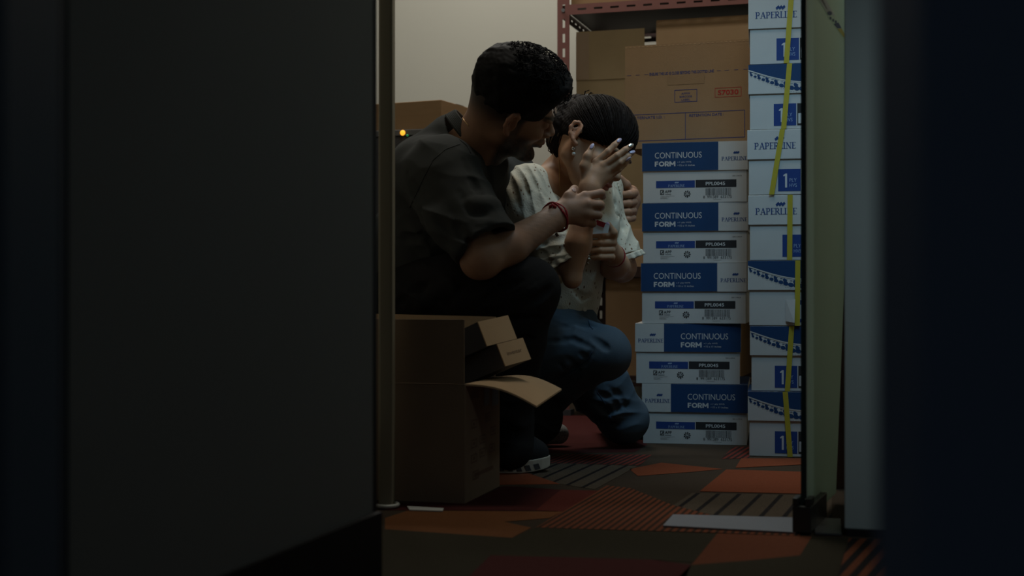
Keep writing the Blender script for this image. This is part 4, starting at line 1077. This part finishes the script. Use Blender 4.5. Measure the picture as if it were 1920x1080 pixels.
def wtorso(s, e, k=.04):
    s.cone(wR, wL, .050+e, .050+e, k)
    s.ell(F(1072, 385, 3.43), (.092+e, .150+e, .10+e), WR, k)
    s.ell(F(1092, 430, 3.38), (.075+e, .115+e, .060+e), WR, k)
    s.ell(F(1060, 470, 3.43), (.092+e, .130+e, .13+e), WR, k)
    s.ell(F(1050, 555, 3.45), (.088+e, .118+e, .12+e), WR, k)
    s.ell(F(1035, 640, 3.48), (.11+e, .145+e, .10+e), WR, k)
wtorso(Wb, -.014)
Wb.poly([wh.w(-.035, 0, -.03), F(1078, 300, 3.38), F(1058, 332, 3.42)], [.050, .048, .058], .03)
Wb.cone(F(1056, 335, 3.42), wR, .040, .040, .04); Wb.cone(F(1056, 335, 3.42), wL, .040, .040, .04)
# right arm: elbow down, hand raised to the face
wE = F(1073, 523, 3.15); wW = F(1106, 352, 3.165)
Wb.poly([wR, wE], [.040, .021], .008); Wb.poly([wE, F(1084, 458, 3.15), wW], [.0195, .0305, .0225], .012)
Wb.cone(wW, F(1112, 330, 3.175), .024, .022, .015)
wk = [F(1118, 304, 3.175), F(1131, 311, 3.168), F(1139, 321, 3.168), F(1141, 333, 3.175)]
for i, q in enumerate(wk): Wb.cone(F(1108+i*3, 340+i*2, 3.172), q, .0135, .0098, .012)
wf = [([wk[0], F(1140, 284, 3.172), F(1152, 272, 3.178), F(1161, 263, 3.187)], [.0092, .0080, .0072, .0058]),
      ([wk[1], F(1157, 292, 3.162), F(1172, 281, 3.168), F(1184, 273, 3.177)], [.0094, .0082, .0073, .0058]),
      ([wk[2], F(1162, 305, 3.163), F(1176, 294, 3.170), F(1187, 286, 3.180)], [.0090, .0078, .0070, .0056]),
      ([wk[3], F(1160, 318, 3.172), F(1171, 308, 3.178), F(1179, 300, 3.186)], [.0080, .0070, .0062, .0050])]
for pts, rs in wf: Wb.poly(pts, rs, .003)
Wb.poly([F(1101, 338, 3.172), F(1096, 312, 3.165), F(1102, 293, 3.165), F(1110, 276, 3.172)], [.0155, .0115, .0095, .0070], .008)
# left arm: forearm across the front, hand holding a card
eL = F(1166, 502, 3.50); wL2 = F(1150, 478, 3.33)
Wb.poly([wL, eL], [.042, .036], .02); Wb.poly([eL, F(1150, 496, 3.42), wL2], [.036, .036, .024], .015)
Wb.cone(wL2, F(1140, 462, 3.30), .023, .024, .015); Wb.cone(F(1142, 446, 3.295), F(1138, 474, 3.295), .017, .017, .012)
for i, (y, x) in enumerate(((440, 1103), (455, 1101), (469, 1104), (482, 1109))):
    Wb.poly([F(1143, y+1, 3.285), F(1147, y, 3.262), F(1126, y, 3.247), F(x+3, y+1, 3.262)], [.0105, .0098-.0004*i, .0092-.0005*i, .0072], .003)
Wb.poly([F(1147, 455, 3.27), F(1150, 436, 3.255), F(1141, 421, 3.250)], [.013, .0095, .0072], .006)
wHr = F(1030, 640, 3.38); wKr = F(1132, 662, 3.31); wAr = F(985, 795, 3.64)
wHl = F(1080, 650, 3.58); wKl = F(1170, 786, 3.63); wAl = Vector((wKl.x-.01, 3.98, .05))
Wb.poly([wHr, wKr], [.066, .046], .02); Wb.poly([wKr, wAr], [.042, .032], .02); Wb.poly([wHl, wKl], [.07, .05], .02); Wb.poly([wKl, wAl], [.046, .032], .02)
Wb.cone(wAr, wAr+Vector((.02, -.0, -.02)), .030, .024, .02)
WS = np.array((0.45, 0.25, 0.145))
def wcol(V):
    q = wh.loc(V); x, y, z = q.T; c = np.tile(WS, (len(V), 1)); near = (np.abs(q) < .16).all(1)
    def mixc(w, col): w = (w*near)[:, None]; c[:] = c*(1-w)+np.array(col)*w
    brow = sst(z, .013, .016)*sst(.024-z, 0, .003)*sst(x, .06, .07)*sst(np.abs(y), .010, .014)*sst(.050-np.abs(y), 0, .006); mixc(brow*.8, (.04, .025, .018))
    lip = sst(z, -.079, -.076)*sst(-.055-z, 0, .003)*sst(x, .096, .099)*sst(.022-np.abs(y), 0, .004); mixc(lip*.7, (.45, .13, .12))
    lash = sst(.0025-np.abs(z+.011), 0, .001)*sst(x, .080, .083)*sst(.046-np.abs(y), 0, .004)*sst(np.abs(y), .017, .020); mixc(lash, (.02, .015, .012))
    earw = sst(np.abs(y), .078, .084)*sst(.05-np.abs(z), 0, .01)*sst(.035-np.abs(x+.008), 0, .01); mixc(earw*.3, (.55, .20, .11))
    return c
place(wom, sdf_obj('body', Wb, .0020, M['skin_w'], col=wcol))
for (px, py, dg, m) in ((1161, 263, 42, 'nail_lilac'), (1183, 272.5, 33, 'silver'), (1185.5, 285, 30, 'nail_lilac'), (1178.5, 298.5, 30, 'nail_lilac'), (1110, 274, 62, 'nail_lilac')):
    nail(Wb, wom, px, py, .0085, .0045, dg, M[m], 3.0, .0012)
nail(Wb, wom, 1139.5, 420, .0060, .0042, 140, M['nail_lilac'], 3.0)
# --- blouse
T = SDF(); wtorso(T, .004)
wC = F(1058, 500, 3.185)
T.poly([F(992, 350, 3.28), F(985, 385, 3.25)], [.052, .064], .03); T.sleeve(F(984, 372, 3.26), wC, .070, .060, .020, .025)
T.poly([wL, F(1128, 390, 3.52)], [.048, .042], .03); T.sleeve(F(1130, 380, 3.53), F(1169, 486, 3.49), .042, .052, .016, .02)
# neckline
T.cone(F(1054, 322, 3.40), F(1090, 255, 3.33), .066, .080, .010, 's')
T.cone(F(1038, 316, 3.32), F(1094, 366, 3.20), .044, .050, .010, 's')
T.cone(F(1070, 330, 3.36), F(1092, 352, 3.22), .050, .060, .010, 's')
T.plane(F(1075, 590, 3.4), (-.10, .0, -1), .004)
FR = [wC+Vector((.02*0, 0, 0))]
T.disp = folds([(F(980, 350, 3.22), (.92, 0, .38), .018, .006, .06), (F(1000, 400, 3.2), (.9, 0, .42), .022, .006, .08), (F(1050, 480, 3.15), (.3, 0, -.95), .020, .008, .05),
                (F(1148, 350, 3.48), (.97, 0, .2), .013, .006, .04), (F(1165, 440, 3.45), (.9, 0, -.4), .032, .006, .08), (F(1100, 540, 3.35), (.8, 0, .6), .05, .003, .08), (F(1080, 400, 3.3), (.9, 0, .2), .03, .0025, .06)],
               lambda P: .0016*wob(P, 60, 21))
creases(T, [([(962, 335), (965, 365), (978, 400)], .006, .003), ([(980, 318), (988, 350), (1005, 385)], .006, .003), ([(1000, 322), (1012, 350), (1028, 375)], .006, .003), ([(1012, 455), (1035, 468), (1048, 474)], .006, .0025), ([(1010, 470), (1026, 486), (1036, 495)], .006, .0025), ([(1143, 420), (1150, 455), (1162, 468)], .008, .003), ([(1150, 350), (1158, 400), (1176, 440)], .007, .003), ([(1075, 545), (1095, 560), (1112, 555)], .008, .003)], 2.9)
bl = sdf_obj('blouse', T, .0024, M['eyelet']); place(wom, bl)
# frilled cuffs
def frill(a, ax, r, amp, n, wd_, flare):
    ax = ax.normalized(); u = ax.orthogonal().normalized(); w = ax.cross(u); b = MB(); N = 120; vs = []; fs = []
    for j in range(5):
        t = j/4
        for i in range(N):
            an = 2*math.pi*i/N; rr = r+flare*t+amp*t*math.sin(an*n+.7*math.sin(an*3)); vs.append(a+ax*wd_*t+(u*math.cos(an)+w*math.sin(an))*rr)
    for j in range(4):
        for i in range(N): fs.append((j*N+i, j*N+(i+1) % N, (j+1)*N+(i+1) % N, (j+1)*N+i))
    b.add(vs, fs, M['eyelet']); o = b.build('frilled_cuff', smooth=True); sd = o.modifiers.new('s', 'SOLIDIFY'); sd.thickness = .0014; place(wom, o)
frill(wC-(wC-F(984, 372, 3.26)).normalized()*.006, wC-F(984, 372, 3.26), .059, .004, 17, .018, .003)
frill(F(1169, 486, 3.49)-Vector((0, 0, -.010)), Vector((.05, 0, -.14)), .051, .004, 15, .016, .002)
cu = MB(); p = T.hit(1096, 580, 3.1)
if p:
    cu.tube([p, p+Vector((.001, -.003, 0))], .0055, M['pearl'], 12); place(wom, cu.build('button', smooth=False))
# --- jeans
J = SDF()
J.ell(F(1035, 648, 3.48), (.125, .155, .105), WR, .04); J.cone(F(1050, 600, 3.46), F(1040, 650, 3.47), .095, .12, .04)
J.poly([wHr, wKr], [.092, .066], .03); J.poly([wKr, F(1062, 708, 3.45), wAr], [.063, .056, .046], .02)
J.poly([wHl, F(1120, 720, 3.60), wKl], [.095, .080, .066], .03); J.poly([wKl, wAl], [.062, .045], .02)
J.plane((0, 0, .004), (0, 0, -1), .004); J.plane(F(1060, 572, 3.4), (.1, 0, 1), .004)
J.disp = folds([(F(1075, 655, 3.3), (.75, 0, -.66), .030, .012, .05), (F(1100, 680, 3.3), (.8, 0, -.6), .032, .012, .05), (F(1040, 620, 3.35), (.2, 0, 1), .028, .005, .06),
                (F(1110, 745, 3.55), (.35, 0, -.93), .034, .013, .08), (F(1150, 770, 3.55), (.1, 0, 1), .030, .013, .06), (F(1120, 600, 3.45), (.95, 0, .3), .03, .004, .05), (F(1090, 622, 3.3), (.3, 0, 1), .03, .004, .05)],
               lambda P: .0015*wob(P, 55, 31))
creases(J, [([(1022, 642), (1075, 636), (1108, 652)], .007, .0045), ([(1110, 656), (1096, 682), (1040, 714)], .008, .005), ([(1062, 672), (1075, 684), (1082, 694)], .006, .004), ([(1088, 664), (1097, 670), (1100, 678)], .006, .004), ([(1050, 686), (1060, 698)], .006, .004),
            ([(1112, 634), (1132, 648), (1140, 655)], .008, .004), ([(1050, 612), (1080, 606), (1112, 610)], .007, .004), ([(1118, 735), (1150, 752), (1165, 775)], .009, .005), ([(1100, 752), (1135, 768), (1150, 785)], .009, .005), ([(1098, 785), (1125, 795), (1155, 797)], .009, .005), ([(1140, 725), (1165, 745), (1180, 768)], .008, .004), ([(1105, 808), (1140, 815)], .007, .004)], 2.9)
place(wom, sdf_obj('jeans', J, .0026, M['denim']))
M['stitch'] = mat('denim_seam', (0.040, 0.07, 0.12), .9)
for pts in (((1110, 660), (1104, 672), (1080, 692), (1045, 712)), ((1120, 735), (1138, 762), (1145, 785), (1150, 800)), ((1102, 596), (1107, 612), (1112, 618))):
    o = seam(pts, J, .0010)
    if o: place(wom, o)
# --- hair
Hh = SDF(); k = wh.k
Hh.ell(wh.w(-.010, 0, .040), [.103*k, .0815*k, .089*k], wh.R, .02); Hh.ell(wh.w(-.035, 0, .01), [.075*k, .072*k, .06*k], wh.R, .02)
a, b = wh.w(.0, 0, -.006), Vector(wh.R @ np.array((.24, 0, -.97))); Hh.plane(a, b, .010)
tie = F(1098, 194, 3.40)
Hh.cone(wh.w(-.085, 0, .055), tie, .040, .020, .03)
pony = [tie, F(1080, 196, 3.38), F(1064, 212, 3.36), F(1054, 238, 3.34), F(1053, 264, 3.34), F(1058, 284, 3.34)]
Hh.poly(pony, [.018, .024, .032, .036, .036, .024], .012)
Hh.poly([F(1062, 215, 3.36), F(1063, 250, 3.33), F(1064, 280, 3.34)], [.018, .022, .015], .01)
Hh.disp = lambda P: .0014*wob(P, 260, 14)
hw = sdf_obj('hair', Hh, .0022, M['hair_w'], smooth=1); place(wom, hw)
rn = random.Random(9); cu = MB(); tl = wh.loc(np.array([tie]))[0]
c0 = np.array((-.010, 0, .040)); r0 = np.array((.1035, .082, .0895))
for i in range(420):       # combed strands from the hairline back to the tie
    y = rn.uniform(-1, 1); s = rn.random()
    # hairline start direction
    t = rn.uniform(0, 1); x0 = .088*(1-t)+(-.055)*t; z0 = -.006+.25*x0+rn.uniform(0, .02); sg = rn.choice((-1, -1, 1)); p0 = np.array((x0, 0, z0))
    d0 = (p0-c0)/r0; v = 1-d0[0]**2-d0[2]**2
    if v < .02: d0[1] = sg*.15
    else: d0[1] = sg*math.sqrt(v)*(rn.uniform(.0, 1)**.35 if t < .15 else 1)
    d0 /= np.linalg.norm(d0); d1 = (tl-c0)/r0; d1 /= np.linalg.norm(d1); om = math.acos(max(-1, min(1, d0@d1))); pts = []
    for j in range(12):
        u = j/11*.97; d = (math.sin((1-u)*om)*d0+math.sin(u*om)*d1)/math.sin(om); lf = 1.004+.010*math.sin(u*3.1)*rn.uniform(.6, 1.4)+.006*math.sin(u*9+i)
        pts.append(wh.w(*(c0+d*r0*lf)))
    cu.tube(pts, [.0004]+[.0012]*10+[.0008], M['hair_w'], 4)
for i in range(260):       # loose wavy tail
    o = np.array((rn.gauss(0, .6), rn.gauss(0, .6), rn.gauss(0, .6))); pts = []; ph = rn.uniform(0, 6); RR = [.018, .024, .032, .036, .036, .024]
    for s in range(21):
        u = s/20*5; a_ = int(min(4, u)); t = u-a_; c = pony[a_].lerp(pony[a_+1], t); r = RR[a_]*(1-t)+RR[a_+1]*t; od = Vector(o).normalized()
        w = .09*math.sin(u*2.6+ph)
        od = (od+Vector((math.sin(u*1.7+ph), math.cos(u*2.1+ph*2), math.sin(u*1.2+ph*3)))*.35).normalized()
        pts.append(c+od*r*(1.05+w))
    n0_ = rn.randint(0, 4); n1_ = rn.randint(12, 21); pts = pts[n0_:n1_]
    cu.tube(pts, [.0016]*(len(pts)-1)+[.0004], M['hair_wl'] if rn.random() < .5 else M['hair_w'], 4)
for (pp) in (((1100, 193), (1096, 182), (1098, 172), (1106, 169)), ((1099, 190), (1101, 180), (1108, 175), (1112, 178)), ((1095, 192), (1090, 184), (1084, 182)), ((1052, 285), (1044, 296), (1040, 300)), ((1058, 290), (1050, 300), (1046, 306)), ((1048, 270), (1036, 282), (1034, 290)), ((1046, 225), (1034, 235), (1032, 245)), ((1050, 215), (1040, 218), (1033, 228))):
    for q in range(4):
        cu.tube([F(x+rn.uniform(-2, 2)*(i > 0), y+rn.uniform(-2, 2)*(i > 0), 3.38) for i, (x, y) in enumerate(pp)], [.0012]*(len(pp)-1)+[.0003], M['hair_w'], 4)
st_ = cu.build('loose_strands', smooth=True); st_.parent = hw; st_.matrix_parent_inverse = Matrix()
cu = MB(); td = (F(1080, 193, 3.40)-tie).normalized(); ta = td.orthogonal().normalized(); tb_ = td.cross(ta)
for o in (0, .006): cu.tube([tie+td*(o-.004)+(ta*math.cos(t)+tb_*math.sin(t))*.0215 for t in [i*math.pi/10 for i in range(21)]], .0035, M['blackcard'], 7)
place(wom, cu.build('hair_tie', smooth=True))
# --- jewellery
def ball(c, r, m, name):
    s = SDF(); s.ell(c, (r, r, r)); o = sdf_obj(name, s, r/6, m); return o
e0 = Wb.hit(1075.5, 279, 3.0) or F(1075.5, 279, 3.22)
ea = ball(e0+Vector((0, -.004, 0)), .0052, M['silver'], 'earring'); place(wom, ea)
pb = ball(e0+Vector((.0, -.004, -.0125)), .0046, M['pearl'], 'pearl'); pb.parent = ea; pb.matrix_parent_inverse = Matrix()
o = seam(((1048, 300), (1049, 320), (1049, 345), (1051, 362)), Wb, .0009, M['gold'], 'necklace', .0015, 3.0)
if o: place(wom, o)
b = MB(); q = F(1153, 474, 3.33); da = (wL2-eL).normalized(); u = da.orthogonal().normalized(); w = da.cross(u)
b.tube([wL2-da*.012+(u*math.cos(t)+w*math.sin(t))*.0275 for t in [i*math.pi/12 for i in range(25)]], .002, M['red_cord'], 6); place(wom, b.build('red_wristband', smooth=True))
u2 = SDF(); L0 = Vector((F(1068, 0, 3.66).x, 3.66, 0))
d = Vector((1, -.05, 0)).normalized(); P = lambda x, y, z: L0-d*(x)+Vector((0, y, z))
u2.poly([P(.030, 0, .034), P(.09, 0, .040), P(.20, 0, .045)], [.028, .036, .034], .02); u2.cone(P(.17, 0, .06), P(.18, 0, .10), .040, .040, .03); u2.plane((0, 0, .003), (0, 0, -1), .003)
place(wom, sdf_obj('knit_shoe', u2, .0022, M['knit']))
# --- the card she holds
cd = empty('name_card', tuple(F(1127, 430, 3.275)), 0, 'small white card with a red band held in the kneeling woman\'s lower hand', 'card'); o_ = cd.location
b = MB(); b.slab([F(1104, 420, 3.225)-o_, F(1106, 439, 3.228)-o_, F(1140, 437, 3.232)-o_, F(1143, 423, 3.232)-o_, F(1120, 413, 3.228)-o_], (0, .0008, 0), M['whiteprint']); b.build('card_face', cd)
b = MB(); b.slab([F(1115, 420, 3.224)-o_, F(1119, 412, 3.222)-o_, F(1136, 418, 3.224)-o_, F(1132, 427, 3.226)-o_], (0, .0004, 0), M['red_cord']); b.build('red_band', cd)
